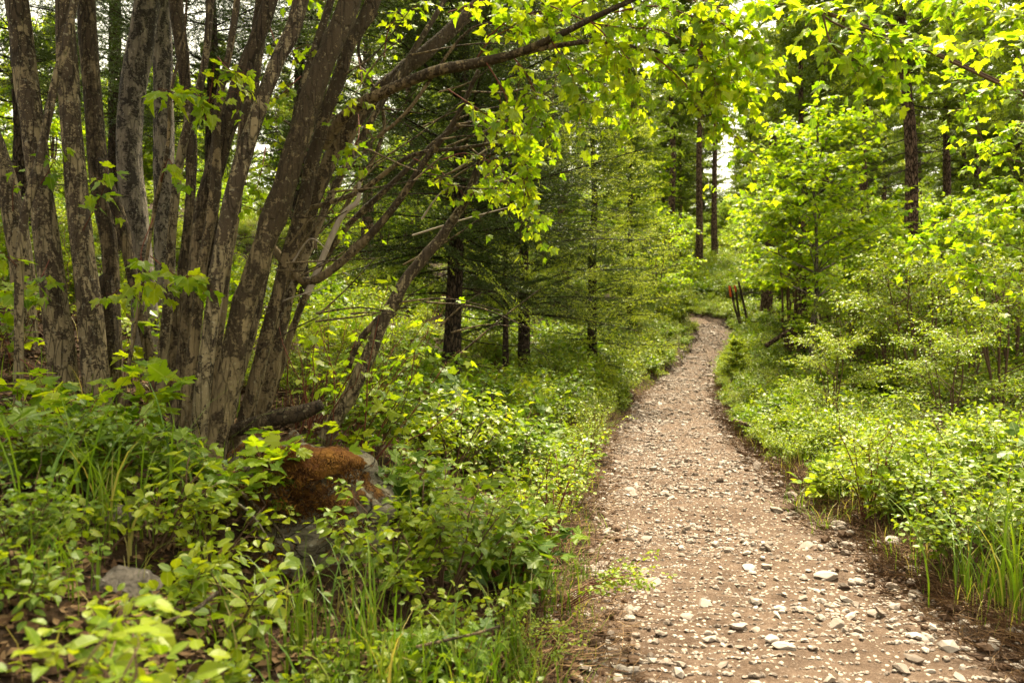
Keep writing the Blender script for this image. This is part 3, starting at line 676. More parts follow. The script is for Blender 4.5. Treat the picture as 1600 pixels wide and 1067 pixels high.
rng = np.random.default_rng(101)
b0 = P(350, 705, 3.65)
tA = thing('maple_tree', b0, 'many-stemmed maple clump with pale scabby stems leaning right behind the boulder', 'tree')
stemsA = [  # path, seed, material, extra height
    ([(306, 715, 3.45, 46), (318, 600, 3.45, 44), (330, 500, 3.46, 42), (345, 400, 3.48, 44), (368, 290, 3.5, 44), (398, 190, 3.52, 42), (432, 100, 3.55, 40), (470, 0, 3.6, 38)], 1, 'bark', 2.2),
    ([(285, 660, 3.75, 50), (292, 540, 3.75, 48), (305, 430, 3.76, 46), (322, 320, 3.78, 48), (350, 210, 3.8, 46), (385, 100, 3.85, 42), (425, -10, 3.9, 40)], 2, 'bark_dark', 1.8),
    ([(338, 700, 3.6, 60), (358, 590, 3.62, 56), (380, 490, 3.64, 58), (408, 400, 3.66, 58), (438, 310, 3.68, 60), (466, 220, 3.7, 58), (502, 110, 3.74, 54), (552, -20, 3.8, 52)], 3, 'bark_two', 2.2),
    ([(372, 690, 3.85, 40), (390, 620, 3.85, 34), (412, 540, 3.87, 34), (440, 440, 3.9, 34), (470, 330, 3.93, 36), (502, 200, 3.96, 36), (548, 70, 4.0, 36), (590, -20, 4.05, 34)], 4, 'bark_brown', 1.8),
    ([(408, 640, 4.1, 44), (428, 560, 4.12, 42), (450, 450, 4.15, 40), (478, 350, 4.18, 40), (512, 260, 4.2, 40), (560, 180, 4.22, 42), (620, 120, 4.25, 40), (690, 60, 4.3, 36), (770, -25, 4.4, 32)], 5, 'bark_brown', 1.6),
    ([(498, 700, 3.9, 22), (538, 632, 3.9, 26), (570, 570, 3.92, 24), (600, 500, 3.94, 22), (640, 430, 3.96, 20), (690, 370, 3.98, 17), (728, 310, 4.0, 15), (752, 250, 4.02, 12), (765, 200, 4.04, 9)], 6, 'bark', 0),
    ([(262, 640, 4.15, 34), (275, 500, 4.15, 30), (292, 380, 4.17, 28), (300, 260, 4.2, 28), (290, 130, 4.2, 28), (274, -10, 4.2, 26)], 7, 'bark_dark', 1.5),
    ([(350, 690, 3.75, 18), (372, 600, 3.78, 16), (398, 500, 3.8, 16), (420, 400, 3.85, 15), (452, 270, 3.9, 15), (470, 150, 3.92, 14), (520, -10, 4.0, 13)], 21, 'bark', .8),
    ([(290, 690, 3.6, 20), (300, 560, 3.62, 19), (316, 420, 3.65, 18), (336, 300, 3.7, 17), (340, 180, 3.72, 16), (362, 60, 3.75, 15), (372, -10, 3.8, 14)], 22, 'bark_brown', .8),
    ([(388, 660, 4.0, 15), (425, 520, 4.0, 14), (470, 420, 4.02, 13), (520, 300, 4.05, 12), (585, 180, 4.1, 11), (640, 90, 4.15, 10), (700, -10, 4.2, 8)], 23, 'bark', .5),
    ([(250, 600, 4.0, 16), (262, 480, 4.0, 15), (270, 350, 4.0, 15), (285, 230, 4.02, 14), (318, 110, 4.05, 13), (330, -10, 4.1, 12)], 24, 'bark', .8),
    ([(430, 600, 4.3, 13), (470, 480, 4.3, 12), (530, 370, 4.3, 11), (610, 290, 4.3, 10), (690, 215, 4.3, 8), (760, 180, 4.3, 5)], 25, 'bark_brown', 0),
    ([(330, 560, 4.3, 26), (352, 400, 4.32, 25), (375, 260, 4.36, 24), (395, 120, 4.4, 25), (412, -15, 4.4, 24)], 8, 'bark_brown', 1.4),
]
for pts, sd, mat, up in stemsA:
    bb = MB(); px_stem(bb, [(x, y, d, w_ * (.60 if w_ > 26 else .9)) for x, y, d, w_ in pts], sd, 0, up, (.22 if mat != 'bark' else .13), o0=b0, sides=22, n=110, freq=17); bb.build('trunk', M[mat], tA, True)
limbs = MB(); leavesA = MB()
L_A = [  # main limbs sweeping right
    [(505, 230, 4.1, 20), (545, 175, 4.0, 18), (610, 140, 3.85, 17), (680, 112, 3.7, 17), (740, 100, 3.6, 16), (800, 86, 3.5, 14), (860, 62, 3.4, 12), (920, 32, 3.3, 10), (1010, -10, 3.2, 8)],
    [(820, 82, 3.48, 9), (870, 72, 3.4, 8), (930, 66, 3.35, 7), (1010, 78, 3.3, 6), (1110, 92, 3.25, 4)],
    [(420, 380, 4.0, 14), (480, 440, 4.0, 14), (560, 385, 3.95, 14), (620, 318, 3.9, 12), (665, 250, 3.85, 11), (710, 190, 3.8, 9), (748, 110, 3.75, 7)],
    [(470, 330, 4.05, 8), (560, 300, 4.0, 8), (640, 245, 3.9, 7), (720, 232, 3.8, 6), (800, 220, 3.75, 4)],
    [(480, 460, 4.0, 11), (530, 345, 4.0, 9), (558, 315, 4.0, 8), (562, 285, 4.0, 6)],
    [(525, 350, 4.2, 8), (600, 200, 4.2, 6), (560, 80, 4.2, 5), (590, 20, 4.2, 4)],
    [(590, 215, 3.9, 6), (640, 170, 3.8, 6), (720, 60, 3.7, 5), (770, 35, 3.7, 4), (860, 15, 3.6, 3)],
    [(625, 465, 3.95, 12), (590, 500, 3.95, 11), (560, 535, 3.95, 10), (545, 575, 3.95, 8)],
]
for i, q in enumerate(L_A): px_stem(limbs, q, 30 + i, 1 if i in (4,) else 0, 0, .06, 8, 0, 40, 0, b0)
thin = np.random.default_rng(44)
for k in range(54):    # fine bare twigs crossing between the stems
    x0, y0 = thin.uniform(400, 760), thin.uniform(60, 560); d = thin.uniform(3.7, 4.3); a = thin.uniform(-.9, .5); l = thin.uniform(60, 190)
    q = [(x0, y0, d, 3.4), (x0 + l * .5 * math.cos(a), y0 + l * .5 * math.sin(a) + thin.normal(0, 8), d - .05, 2.4), (x0 + l * math.cos(a), y0 + l * math.sin(a) + thin.normal(0, 12), d - .1, 1.4)]
    px_stem(limbs, q, 80 + k, int(thin.random() < .12), 0, .05, 4, 0, 10, 0, b0)
HANG = [([(760, 60, 3.6), (820, 20, 3.5), (900, 60, 3.45), (960, 100, 3.4)], 12, .085), ([(860, 10, 3.4), (940, 40, 3.35), (1040, 50, 3.3), (1130, 110, 3.2), (1160, 150, 3.15)], 14, .08), ([(1060, -20, 3.2), (1130, 40, 3.15), (1200, 90, 3.1)], 10, .08), ([(700, 140, 3.75), (760, 180, 3.7), (830, 230, 3.6)], 10, .075),
    # leafy twigs: path, twig count, leaf size
    ([(740, 100, 3.6), (770, 60, 3.55), (830, 30, 3.5), (880, -10, 3.5)], 10, .088), ([(800, 86, 3.5), (830, 130, 3.45), (850, 190, 3.4)], 9, .088),
    ([(760, 98, 3.55), (790, 150, 3.5), (800, 200, 3.45), (815, 250, 3.45)], 9, .088), ([(815, 250, 3.45), (820, 290, 3.45), (835, 325, 3.45)], 8, .07),
    ([(728, 310, 4.0), (760, 290, 3.95), (800, 310, 3.9)], 8, .066), ([(690, 250, 3.85), (730, 240, 3.8), (780, 262, 3.75), (800, 300, 3.7)], 9, .068),
    ([(640, 245, 3.9), (690, 270, 3.9), (720, 300, 3.85)], 7, .062), ([(860, 62, 3.4), (890, 110, 3.35), (910, 160, 3.35)], 8, .085),
    ([(920, 32, 3.3), (950, 60, 3.25), (985, 110, 3.25), (1000, 140, 3.2)], 10, .085), ([(930, 66, 3.35), (1010, 78, 3.3), (1070, 80, 3.25), (1110, 92, 3.25)], 9, .078),
    ([(1010, 78, 3.3), (1060, 120, 3.2), (1100, 165, 3.15), (1140, 205, 3.1), (1190, 250, 3.1)], 13, .068), ([(960, 20, 3.25), (1020, 10, 3.2), (1090, 30, 3.15), (1150, 70, 3.1)], 10, .08),
    ([(1000, 0, 3.2), (1060, -10, 3.15), (1140, 20, 3.1), (1180, 60, 3.05)], 8, .08), ([(1090, 30, 3.15), (1100, 80, 3.12), (1120, 130, 3.1)], 9, .08),
    ([(700, 20, 3.7), (760, 0, 3.7), (830, -20, 3.6)], 8, .085), ([(880, 20, 3.4), (930, -10, 3.4), (980, -40, 3.3)], 9, .085), ([(880, 90, 3.5), (930, 120, 3.5), (970, 165, 3.5)], 8, .075),
    ([(560, 180, 4.1), (560, 215, 3.9), (545, 240, 3.85)], 4, .075), ([(470, 120, 4.0), (440, 150, 3.9), (430, 180, 3.85)], 4, .07), ([(340, 90, 3.8), (360, 110, 3.6), (385, 115, 3.5)], 4, .075),
    ([(560, 90, 4.1), (565, 130, 3.9), (550, 150, 3.85)], 3, .07), ([(420, 40, 4.2), (440, 80, 4.1), (480, 70, 4.0)], 4, .07), ([(600, 90, 4.0), (610, 40, 4.0), (650, 10, 4.0)], 5, .07),
    ([(415, 230, 4.2), (410, 260, 4.0), (400, 300, 3.95)], 5, .065), ([(500, 300, 4.2), (520, 330, 4.2), (560, 345, 4.2)], 3, .06), ([(320, 190, 3.7), (330, 140, 3.6), (335, 100, 3.5)], 3, .075)]
for q, n_, ls in HANG: px_twigs(limbs, leavesA, q, rng, b0, .0040, int(n_ * 1.7), .22, 3, ls * .68, MAPLE, mi=2, start=.1)
for cx_, cy_, cd_, cn_ in ((500, -480, 4.3, 16), (250, -480, 4.3, 14), (760, -420, 4.7, 9)): canopy(limbs, leavesA, P(cx_, cy_, cd_) - b0, rng, cn_, 1.7, .10)  # crown limbs above the frame, added to shade the left foreground
for cx_, cy_, cz_ in ((-2.2, 3.0, 4.2),): canopy(limbs, leavesA, np.array([cx_, cy_, cz_]) - b0, rng, 10, 1.0, .10)  # extra unseen leaf canopy, placed only to keep sun off the left bank
limbs.build('branches', [M['bark_brown'], M['dead'], M['red_twig']], tA, True); leavesA.build('crown', M['maple'], tA)

# left group of upright stems
def left_tree(name, stems, label, extra_leaf=(), can=None, cat='tree', seed=0, kind='bark'):
    r_ = np.random.default_rng(seed); q0 = stems[0][0][0]; o0 = P(*q0[:3])
    t = thing(name, o0, label, cat); wl, ll = MB(), MB()
    for pts, sd, mat, up in stems:
        bb = MB(); px_stem(bb, pts, sd, 0, up, .11, o0=o0, sides=20, n=90, freq=14); bb.build('trunk', M[mat], t, True)
    for q, n_, ls in extra_leaf: px_twigs(wl, ll, q, r_, o0, .003, n_, .10, 2, ls, MAPLE, mi=0, start=.2)
    if can is not None: canopy(wl, ll, P(*can) - o0, r_, 16, 1.7, .09)
    if wl.n: wl.build('branches', M['red_twig'], t, True); ll.build('crown', M['maple'], t)
    return t
left_tree('maple_tree', [([(100, 640, 4.0, 44), (95, 560, 4.0, 40), (78, 420, 4.02, 38), (62, 290, 4.04, 36), (42, 130, 4.06, 34), (24, -20, 4.1, 32)], 11, 'bark', 2.0)],
          'pale maple stem with black scars, leaning left near the left picture edge', [([(62, 290, 4.0), (80, 260, 3.9), (90, 230, 3.85)], 3, .07), ([(80, 400, 4), (60, 440, 3.8), (40, 450, 3.7)], 4, .07)], (40, -380, 4.1), seed=1)
left_tree('maple_tree', [([(158, 690, 3.9, 38), (150, 600, 3.9, 36), (142, 500, 3.92, 36), (128, 380, 3.94, 34), (116, 260, 3.96, 30), (106, 120, 3.98, 28), (100, -20, 4.0, 26)], 12, 'bark', 1.8),
                         ([(178, 560, 4.25, 24), (172, 400, 4.25, 24), (158, 300, 4.26, 26), (146, 170, 4.28, 26), (134, -10, 4.3, 24)], 13, 'bark_dark', 1.4)],
          'twin maple stems, a pale one before a dark one, right of the scarred stem', [([(130, 360, 3.9), (160, 300, 3.7), (165, 265, 3.65)], 5, .07), ([(150, 480, 3.9), (190, 450, 3.7), (215, 440, 3.65)], 5, .075)], (150, -350, 4.1), seed=2)
left_tree('maple_sapling', [([(28, 690, 3.3, 13), (30, 560, 3.3, 13), (30, 440, 3.3, 13), (38, 340, 3.3, 12), (62, 250, 3.32, 12), (84, 140, 3.34, 12), (104, 60, 3.36, 11), (120, -20, 3.4, 10)], 14, 'bark', .8)],
          'thin knobbly pale sapling in front of the thick stems at the left picture edge', [([(30, 420, 3.3), (10, 400, 3.2), (-10, 390, 3.15)], 4, .07), ([(30, 560, 3.3), (60, 580, 3.1), (90, 600, 3.05)], 4, .085), ([(28, 620, 3.3), (55, 635, 3.1), (80, 640, 3.0)], 4, .085)], None, seed=3)
left_tree('maple_tree', [([(38, 520, 4.6, 34), (34, 420, 4.6, 34), (20, 330, 4.6, 30), (2, 255, 4.6, 26), (-30, 150, 4.6, 22)], 15, 'bark', 1.0)], 'short crooked stem bending out of the left picture edge', [([(20, 330, 4.5), (20, 300, 4.4), (25, 270, 4.4)], 2, .05)], None, seed=4)
left_tree('alder_tree', [([(228, 520, 5.2, 40), (222, 420, 5.2, 38), (208, 310, 5.2, 36), (200, 220, 5.2, 36), (212, 110, 5.2, 38), (234, -20, 5.2, 36)], 16, 'bark_grey', 3.0)], 'grey speckled alder trunk with a slight S bend, left of the straight one', [], (240, -420, 5.2), seed=5)
left_tree('alder_tree', [([(262, 500, 6.0, 34), (258, 400, 6.0, 31), (257, 280, 6.0, 30), (255, 150, 6.0, 28), (252, -20, 6.0, 26)], 17, 'bark_grey', 3.0)], 'straight pinkish grey trunk behind the maple clump, right of the S-bent alder', [], (250, -380, 6.0), seed=6)
left_tree('dead_stem', [([(205, 420, 4.2, 16), (190, 350, 4.2, 20), (170, 290, 4.2, 16), (150, 240, 4.25, 10)], 18, 'bark_dark', 0)], 'dark rotting stem curving left between the twin maples and the alder', cat='stem', seed=7)
left_tree('dead_stem', [([(165, 640, 4.2, 34), (168, 540, 4.2, 32), (165, 450, 4.2, 26), (168, 430, 4.2, 16)], 19, 'bark_dark', 0)], 'broken dark stub standing beside the twin maple stems', cat='stem', seed=8)
left_tree('maple_sapling', [([(228, 410, 3.6, 5), (243, 320, 3.6, 6), (262, 230, 3.58, 5), (266, 150, 3.6, 5), (287, 60, 3.62, 4), (292, -10, 3.6, 3)], 20, 'bark_brown', .3)], 'slender red shoot slanting up in front of the straight grey trunk',
          [([(262, 150, 3.6), (255, 140, 3.4), (248, 138, 3.4)], 2, .11), ([(270, 160, 3.6), (300, 140, 3.45), (320, 165, 3.4)], 4, .075), ([(250, 290, 3.6), (262, 250, 3.5), (270, 260, 3.5)], 2, .06), ([(240, 340, 3.6), (220, 400, 3.45), (240, 440, 3.4)], 5, .075), ([(235, 400, 3.6), (275, 430, 3.45), (310, 430, 3.4)], 5, .075)], seed=9)

# maple shoots and seedlings under the stems
def seedling(px, py, d, h, nst, ls, label, seed, spread=.25, nl=2):
    w, l = shrub_mesh(seed, h, spread, nst, 4, .10, nl, ls, MAPLE, .003, pet=True, droop=.15); p = P(px, py, d)
    t = thing('maple_seedling', p, label, 'seedling'); w.build('stem', M['red_twig'], t, True); l.build('foliage', M['maple'], t)
    return t
seedling(60, 700, 3.0, .34, 4, .10, 'maple seedling with broad dim leaves at the foot of the thin sapling', 201)
seedling(200, 720, 3.05, .42, 4, .10, 'maple seedling with single large leaves in front of the dark hollow', 202)
seedling(420, 735, 3.1, .34, 4, .085, 'small maple seedling hanging over the left top of the boulder', 203, .3)
seedling(450, 720, 3.15, .36, 4, .09, 'bright maple seedling touching the rust-coloured moss cap', 204, .25)
seedling(280, 720, 3.15, .2, 3, .085, 'maple seedling at the very foot of the pale front stem', 205, .2)
seedling(110, 745, 2.9, .3, 4, .08, 'low maple seedling in the grass at the far left', 206, .3)
seedling(400, 790, 2.92, .44, 5, .085, 'maple seedling leaning over the upper left side of the boulder', 211, .25)
seedling(520, 690, 3.7, .45, 4, .075, 'maple seedling beside the fallen log and leaning stem', 207, .3)
seedling(240, 560, 4.3, .75, 6, .08, 'tall maple seedling between the alder trunks and the clump', 208, .3)
seedling(20, 560, 4.2, .6, 6, .08, 'maple seedling behind the leaning stem at the left picture edge', 209, .4)
seedling(330, 540, 4.6, 1.1, 6, .075, 'maple seedling glowing green through the gap behind the clump', 210, .4)

# fallen log, sticks, red osier shoots
bb = MB(); px_stem(bb, [(370, 672, 3.75, 22), (420, 655, 3.72, 26), (470, 645, 3.7, 25), (502, 632, 3.68, 18)], 51, 0, 0, .12, 14, .1, 40, 0); o = bb.build('fallen_log', M['bark_dark'], smooth=True)
tag(o, 'short scaly fallen log lying right of the maple clump', 'log')
r2 = np.random.default_rng(9)
o0 = P(520, 700, 4.0); t = thing('red_stemmed_shrub', o0, 'thicket of thin bare reddish shoots beside the leaning stem', 'shrub'); w, l = MB(), MB()
for i in range(60):
    a = P(r2.uniform(440, 600), r2.uniform(640, 720), r2.uniform(3.8, 4.7)); ln = r2.uniform(.45, 1.0); T = np.array([r2.uniform(-.15, .85), r2.uniform(-.2, .2), 1])
    p = branch_path(a - o0, T, ln, r2, 7, .05, .06); tubes(w, p, r2.uniform(.0022, .005) * np.linspace(1, .4, 7), 4)
    if i % 2 == 0: twig_leaves(w, l, p[[3, 4, 5, 6]], nz(r2.normal(0, 1, (4, 3)) + [0, 0, .3]), np.full(4, .08), 2, .055, MAPLE_LO, r2)
w.build('stem', M['red_twig'], t, True); l.build('foliage', M['maple'], t)
for i, (q, lab) in enumerate([([(350, 745, 2.85, 5), (420, 810, 2.75, 5), (450, 850, 2.7, 3)], 'brown dead twig lying across the mossy boulder'),
                              ([(340, 770, 2.85, 4), (390, 800, 2.75, 3), (425, 850, 2.7, 2)], 'pale dead twig beside the brown one on the boulder'),
                              ([(650, 1010, 1.95, 5), (740, 990, 2.0, 5), (780, 978, 2.05, 3)], 'short grey stick lying in the grass below the round-leaved shrub'),
                              ([(968, 798, 5.62, 4), (985, 806, 5.5, 7), (1003, 808, 5.47, 4)], 'small brown stick on the left shoulder of the trail'),
                              ([(1146, 656, 9.6, 5), (1170, 664, 9.5, 7), (1200, 668, 9.5, 4)], 'weathered stick poking from the undergrowth at the right trail edge'),
                              ([(180, 1000, 1.75, 7), (290, 960, 1.8, 8), (340, 925, 1.9, 6)], 'bare tan stem slanting over the grey rock at the lower left'),
                              ([(1455, 935, 3.9, 14), (1490, 900, 3.95, 13), (1500, 890, 4.0, 8)], 'broken tan root end sticking out at the right trail edge')]):
    bb = MB(); px_stem(bb, q, 300 + i, 0, 0, .08, 8, 0, 20, 0); tag(bb.build('stick', M['dead' if i in (1, 6) else 'bark_brown'], smooth=True), lab, 'stick')

# ------------------------------------------------------------------ firs near the trail
SPR = [spray_tpl(500 + i, 26, .015, .036, True, 2) for i in range(4)]
SPR_M = [spray_tpl(520 + i, 20, .03, .06, True, 2) for i in range(4)]
SPR_F = [spray_tpl(540 + i, 14, .06, .22, False, 3) for i in range(3)]
def fir_mesh(seed, H, hb, Rmax, r0, tpls, gap=.28, per=5, nw=.12, tipp=.5, dead=True, lean=(0, 0), pk=1.0, nscale=1.0, tp_side=None, bark='fir_bark', pitch0=.1, fl=.0, twigs=True, shape=.75):
    rng = np.random.default_rng(seed); tr, wd, lf = MB(), MB(), MB()
    zz = np.linspace(-.2, H, 8); ax = np.column_stack([lean[0] * zz / H + rng.normal(0, .01, 8) * H * .2, lean[1] * zz / H + rng.normal(0, .01, 8) * H * .2, zz])
    trunk(tr, ax, r0 * (1 - .93 * np.clip(zz / H, 0, 1) ** .9), 14, 60, seed, .10, 0, 12, .25)
    def axp(z): return np.array([np.interp(z, zz, ax[:, 0]), np.interp(z, zz, ax[:, 1]), z])
    z = hb; az = rng.uniform(0, 6)
    while z < H - .15:
        u = (z - hb) / (H - hb); L = Rmax * ((1 - u) ** shape * (.55 + .45 * min(1, u * 5 + .3))) + .12
        for kk in range(per):
            az += 2.4 + rng.normal(0, .3); tp = tipp
            if tp_side is not None: tp = tipp * (.35 + 1.1 * max(0, math.cos(az - tp_side)))
            place_spray(lf, wd, tpls[rng.integers(len(tpls))], axp(z + rng.uniform(-.5, .5) * gap), az, pitch0 + .55 * u + rng.normal(0, .2), L * rng.uniform(.45, 1.15), rng, .22, nw, tp, .10, nscale, twigs)
        z += gap * rng.uniform(.8, 1.2)
    if dead:
        for kk in range(int(hb / .12)):
            zd = rng.uniform(.35, hb + .3); a2 = rng.uniform(0, 6.28); T = np.array([math.cos(a2), math.sin(a2), rng.uniform(-.25, .2)])
            p = branch_path(axp(zd), T, Rmax * rng.uniform(.25, .7), rng, 7, .05, .1); tubes(wd, p, r0 * .085 * np.linspace(1, .2, 7), 4)
            for _ in range(3):
                i0 = rng.integers(2, 6); p2 = branch_path(p[i0], T + rng.normal(0, .6, 3), Rmax * .2, rng, 4, .05, .1); tubes(wd, p2, r0 * .03 * np.linspace(1, .3, 4), 3)
    return tr, wd, lf
def fir(name, loc, label, mats=('fir_bark', 'fir'), group=None, **kw):
    tr, wd, lf = fir_mesh(**kw); t = thing(name, loc, label, 'tree', group)
    tr.build('trunk', M[mats[0]], t, True); wd.build('branches', M['fir_bark'], t, True); lf.build('crown', M[mats[1]], t); return t
def at(px, d): x = (px - 800) / F * d; return np.array([x, d, gz(x, d)])
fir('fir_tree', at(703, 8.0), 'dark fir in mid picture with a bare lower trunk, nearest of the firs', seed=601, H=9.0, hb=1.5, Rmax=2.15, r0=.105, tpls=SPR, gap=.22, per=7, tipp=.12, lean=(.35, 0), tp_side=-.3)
fir('fir_tree', at(818, 11.0), 'fir with bright new tips behind and right of the dark bare-trunked fir', seed=602, H=9, hb=.95, Rmax=2.2, r0=.09, tpls=SPR, gap=.24, per=6, tipp=.9, lean=(.1, 0), tp_side=.0, mats=('fir_bark', 'fir'))
fir('young_fir', at(790, 10.2), 'thin young fir stem between the two larger firs', seed=603, H=4.0, hb=1.2, Rmax=.8, r0=.05, tpls=SPR_M, gap=.3, per=4, tipp=.2, nscale=.8)
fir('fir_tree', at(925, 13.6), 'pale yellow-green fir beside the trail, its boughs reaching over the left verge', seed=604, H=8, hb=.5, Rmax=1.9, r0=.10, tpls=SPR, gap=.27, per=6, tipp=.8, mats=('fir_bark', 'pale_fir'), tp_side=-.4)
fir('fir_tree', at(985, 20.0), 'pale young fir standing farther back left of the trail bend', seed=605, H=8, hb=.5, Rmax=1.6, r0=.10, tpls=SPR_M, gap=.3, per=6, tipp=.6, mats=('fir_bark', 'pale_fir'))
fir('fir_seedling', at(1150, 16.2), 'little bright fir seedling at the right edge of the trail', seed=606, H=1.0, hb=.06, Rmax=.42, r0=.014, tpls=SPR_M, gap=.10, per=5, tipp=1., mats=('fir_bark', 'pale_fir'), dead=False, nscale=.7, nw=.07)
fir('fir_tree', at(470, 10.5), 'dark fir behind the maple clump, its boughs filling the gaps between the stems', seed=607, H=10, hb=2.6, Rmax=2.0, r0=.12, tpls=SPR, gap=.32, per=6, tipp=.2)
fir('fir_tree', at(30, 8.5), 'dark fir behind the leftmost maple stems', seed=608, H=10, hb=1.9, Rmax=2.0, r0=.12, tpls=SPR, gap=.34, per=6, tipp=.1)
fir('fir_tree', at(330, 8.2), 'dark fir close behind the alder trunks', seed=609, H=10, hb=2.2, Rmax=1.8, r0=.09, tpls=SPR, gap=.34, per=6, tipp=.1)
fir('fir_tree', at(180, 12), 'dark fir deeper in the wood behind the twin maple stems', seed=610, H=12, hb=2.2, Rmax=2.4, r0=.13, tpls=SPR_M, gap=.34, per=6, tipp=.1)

# ------------------------------------------------------------------ tall forest trees behind
PROTO = []
PS = [(701, 18, 6.4, 2.9, .17), (702, 21, 8.0, 2.8, .20), (703, 16, 4.6, 2.8, .15), (704, 19, 7.4, 2.6, .16)]
TREES = [  # px at base, depth, prototype, label, scale
    (1436, 16, 1, 'tall reddish-barked conifer at the right, bare trunk showing above the bushes', .85),
    (1268, 22, 3, 'dark straight conifer rising behind the top of the right maple', 1.1), (1290, 24, 0, 'second dark conifer just right of the one behind the right maple', 1.0),
    (1195, 27, 1, 'conifer whose trunk leans left above the trail bend', 1.0), (1093, 40, 3, 'conifer with a bare trunk directly behind the trail bend', 1.3),
    (1051, 41, 0, 'conifer with a bare trunk left of the one behind the trail bend', 1.3), (1117, 44, 1, 'conifer close behind on the right of the bare trunk at the trail bend', 1.0),
    (985, 27, 2, 'conifer standing high on the left slope above the pale firs', 1.0), (1478, 25, 0, 'conifer behind the reddish-barked one, with a thinner trunk', 1.0),
    (1527, 25, 3, 'thin dark-trunked conifer near the right picture edge', .9), (1252, 18.5, 2, 'dark-trunked conifer by the bushes at the right of the trail', .8),
    (1590, 20, 2, 'conifer half cut by the right picture edge', 1.0), (480, 15, 1, 'conifer trunk seen through the maple stems on the bright slope', .8), (572, 19, 0, 'conifer on the bright left slope, trunk dark against the green', .9),
    (880, 24, 1, 'conifer above the mid-picture firs', 1.0), (760, 22, 2, 'conifer rising behind the dark bare-trunked fir', 1.0), (640, 26, 0, 'conifer farther up the left slope behind the maple limbs', 1.1),
    (1350, 30, 1, 'conifer far back between the right maple and the reddish trunk', 1.0), (1640, 14, 0, 'conifer just outside the right picture edge with boughs reaching in', .8)]
for i, (px, d, k, lab, sc) in enumerate(TREES):
    if i < 0: pass
    loc = at(px, d)
    if len(PROTO) < 4 and not any(a == k for a, _ in PROTO):
        sd, H, hb, R, r0 = PS[k]
        t = fir('conifer_tree', loc, lab, ('pine_bark', 'far_fir'), 'tall conifers of the forest behind', seed=sd, H=H, hb=hb, Rmax=R, r0=r0, tpls=SPR_F, gap=.56, per=5, nw=.14, tipp=.25, dead=True, nscale=1.0)
        t.scale = (sc,) * 3; PROTO.append((k, t))
        if i == 0: t.rotation_euler = (0, -.045, 0)
    else:
        src = [b_ for a, b_ in PROTO if a == k][0]
        dup(src, loc, i * 1.3, sc, lab, 'tall conifers of the forest behind', tilt=(0, -.10 if i == 3 else (.0 if i else -.02)))
PR = [t for _, t in sorted(PROTO, key=lambda x: x[0])]
rf = np.random.default_rng(77)
GN_FAR = []
for i in range(16):
    d = rf.uniform(40, 70); px = rf.uniform(-200, 1800); dup(PR[i % 4], at(px, d), rf.uniform(0, 6), rf.uniform(.85, 1.35), 'tall conifer deep in the forest, one of many in the backdrop', 'conifers of the forest backdrop')

FULL = [fir('conifer_tree', at(px, d), lab, ('pine_bark', 'far_fir'), 'tall conifers of the forest behind', seed=sd, H=H, hb=.8, Rmax=R_, r0=.15, tpls=SPR_F, gap=.55, per=6, nw=.15, tipp=.2, dead=False) for px, d, lab, sd, H, R_ in
        ((640, 31, 'conifer green to the ground on the left slope, seen between the maple limbs', 721, 14, 2.7), (1505, 30, 'conifer green to the ground in the right backdrop', 722, 16, 2.9), (860, 38, 'conifer green to the ground, high on the slope above the pale firs', 723, 12, 2.4))]

# ------------------------------------------------------------------ broadleaf saplings and bushes
def decid_mesh(seed, h, R, r0, nmain, ntw, tl, nl, ls, tpls, base=.2, nst=1):
    rng = np.random.default_rng(seed); w, l = MB(), MB()
    for s_ in range(nst):
        a0 = rng.uniform(0, 6.3); ln = rng.uniform(.05, .25) if nst > 1 else .04
        ax = branch_path([0, 0, -.1], [math.cos(a0) * ln, math.sin(a0) * ln, 1], h, rng, 12, 0, .02); tubes(w, ax, r0 * np.linspace(1, .15, 12), 8)
        for i in range(nmain // nst):
            u = base + (1 - base) * (i + rng.random()) / (nmain // nst); k = min(int(u * 11), 10); az = i * 2.4 + rng.uniform(-.4, .4)
            L = R * math.sqrt(max(.06, 1 - ((u - .42) / .64) ** 2)) * rng.uniform(.75, 1.15); T = np.array([math.cos(az), math.sin(az), .35 + .5 * u])
            dress(w, l, branch_path(ax[k], T, L, rng, 8, .12), r0 * .28, rng, ntw, tl, nl, ls, tpls, .2, 4, .25, drop_leaf=.3)
    return w, l
def broadleaf(name, loc, label, group=None, mats=('twig', 'maple'), sc=1.0, **kw):
    w, l = decid_mesh(**kw); t = thing(name, loc, label, 'tree' if 'tree' in name else 'bush', group, 0, sc); w.build('trunk' if 'tree' in name else 'stem', M[mats[0]], t, True); l.build('crown' if 'tree' in name else 'foliage', M[mats[1]], t); return t
mp = broadleaf('maple_tree', at(1268, 13.2), 'bushy young maple with a slim grey trunk right of the trail', mats=('bark_grey', 'maple'), seed=801, h=4.9, R=1.65, r0=.055, nmain=46, ntw=15, tl=.50, nl=5, ls=.095, tpls=MAPLE_LO, base=.38)
BR = [broadleaf('leafy_bush', at(1345, 15), 'tall leafy bush between the young maple and the reddish trunk', 'leafy bushes beyond the trail', seed=802, h=3.2, R=1.4, r0=.03, nmain=44, ntw=13, tl=.45, nl=5, ls=.085, tpls=MAPLE_LO, base=.15, nst=4),
      broadleaf('leafy_bush', at(1440, 10), 'loose bush with arching dark branches right of the young maple', 'leafy bushes beyond the trail', mats=('twig', 'cover'), seed=803, h=2.3, R=1.25, r0=.022, nmain=44, ntw=13, tl=.38, nl=6, ls=.062, tpls=OVATE_LO, base=.12, nst=5),
      broadleaf('leafy_bush', at(1232, 19), 'dense dark-stemmed bush beside the orange-topped stakes', 'leafy bushes beyond the trail', seed=804, h=4.4, R=1.2, r0=.040, nmain=50, ntw=13, tl=.45, nl=5, ls=.10, tpls=MAPLE_LO, base=.42, nst=6)]
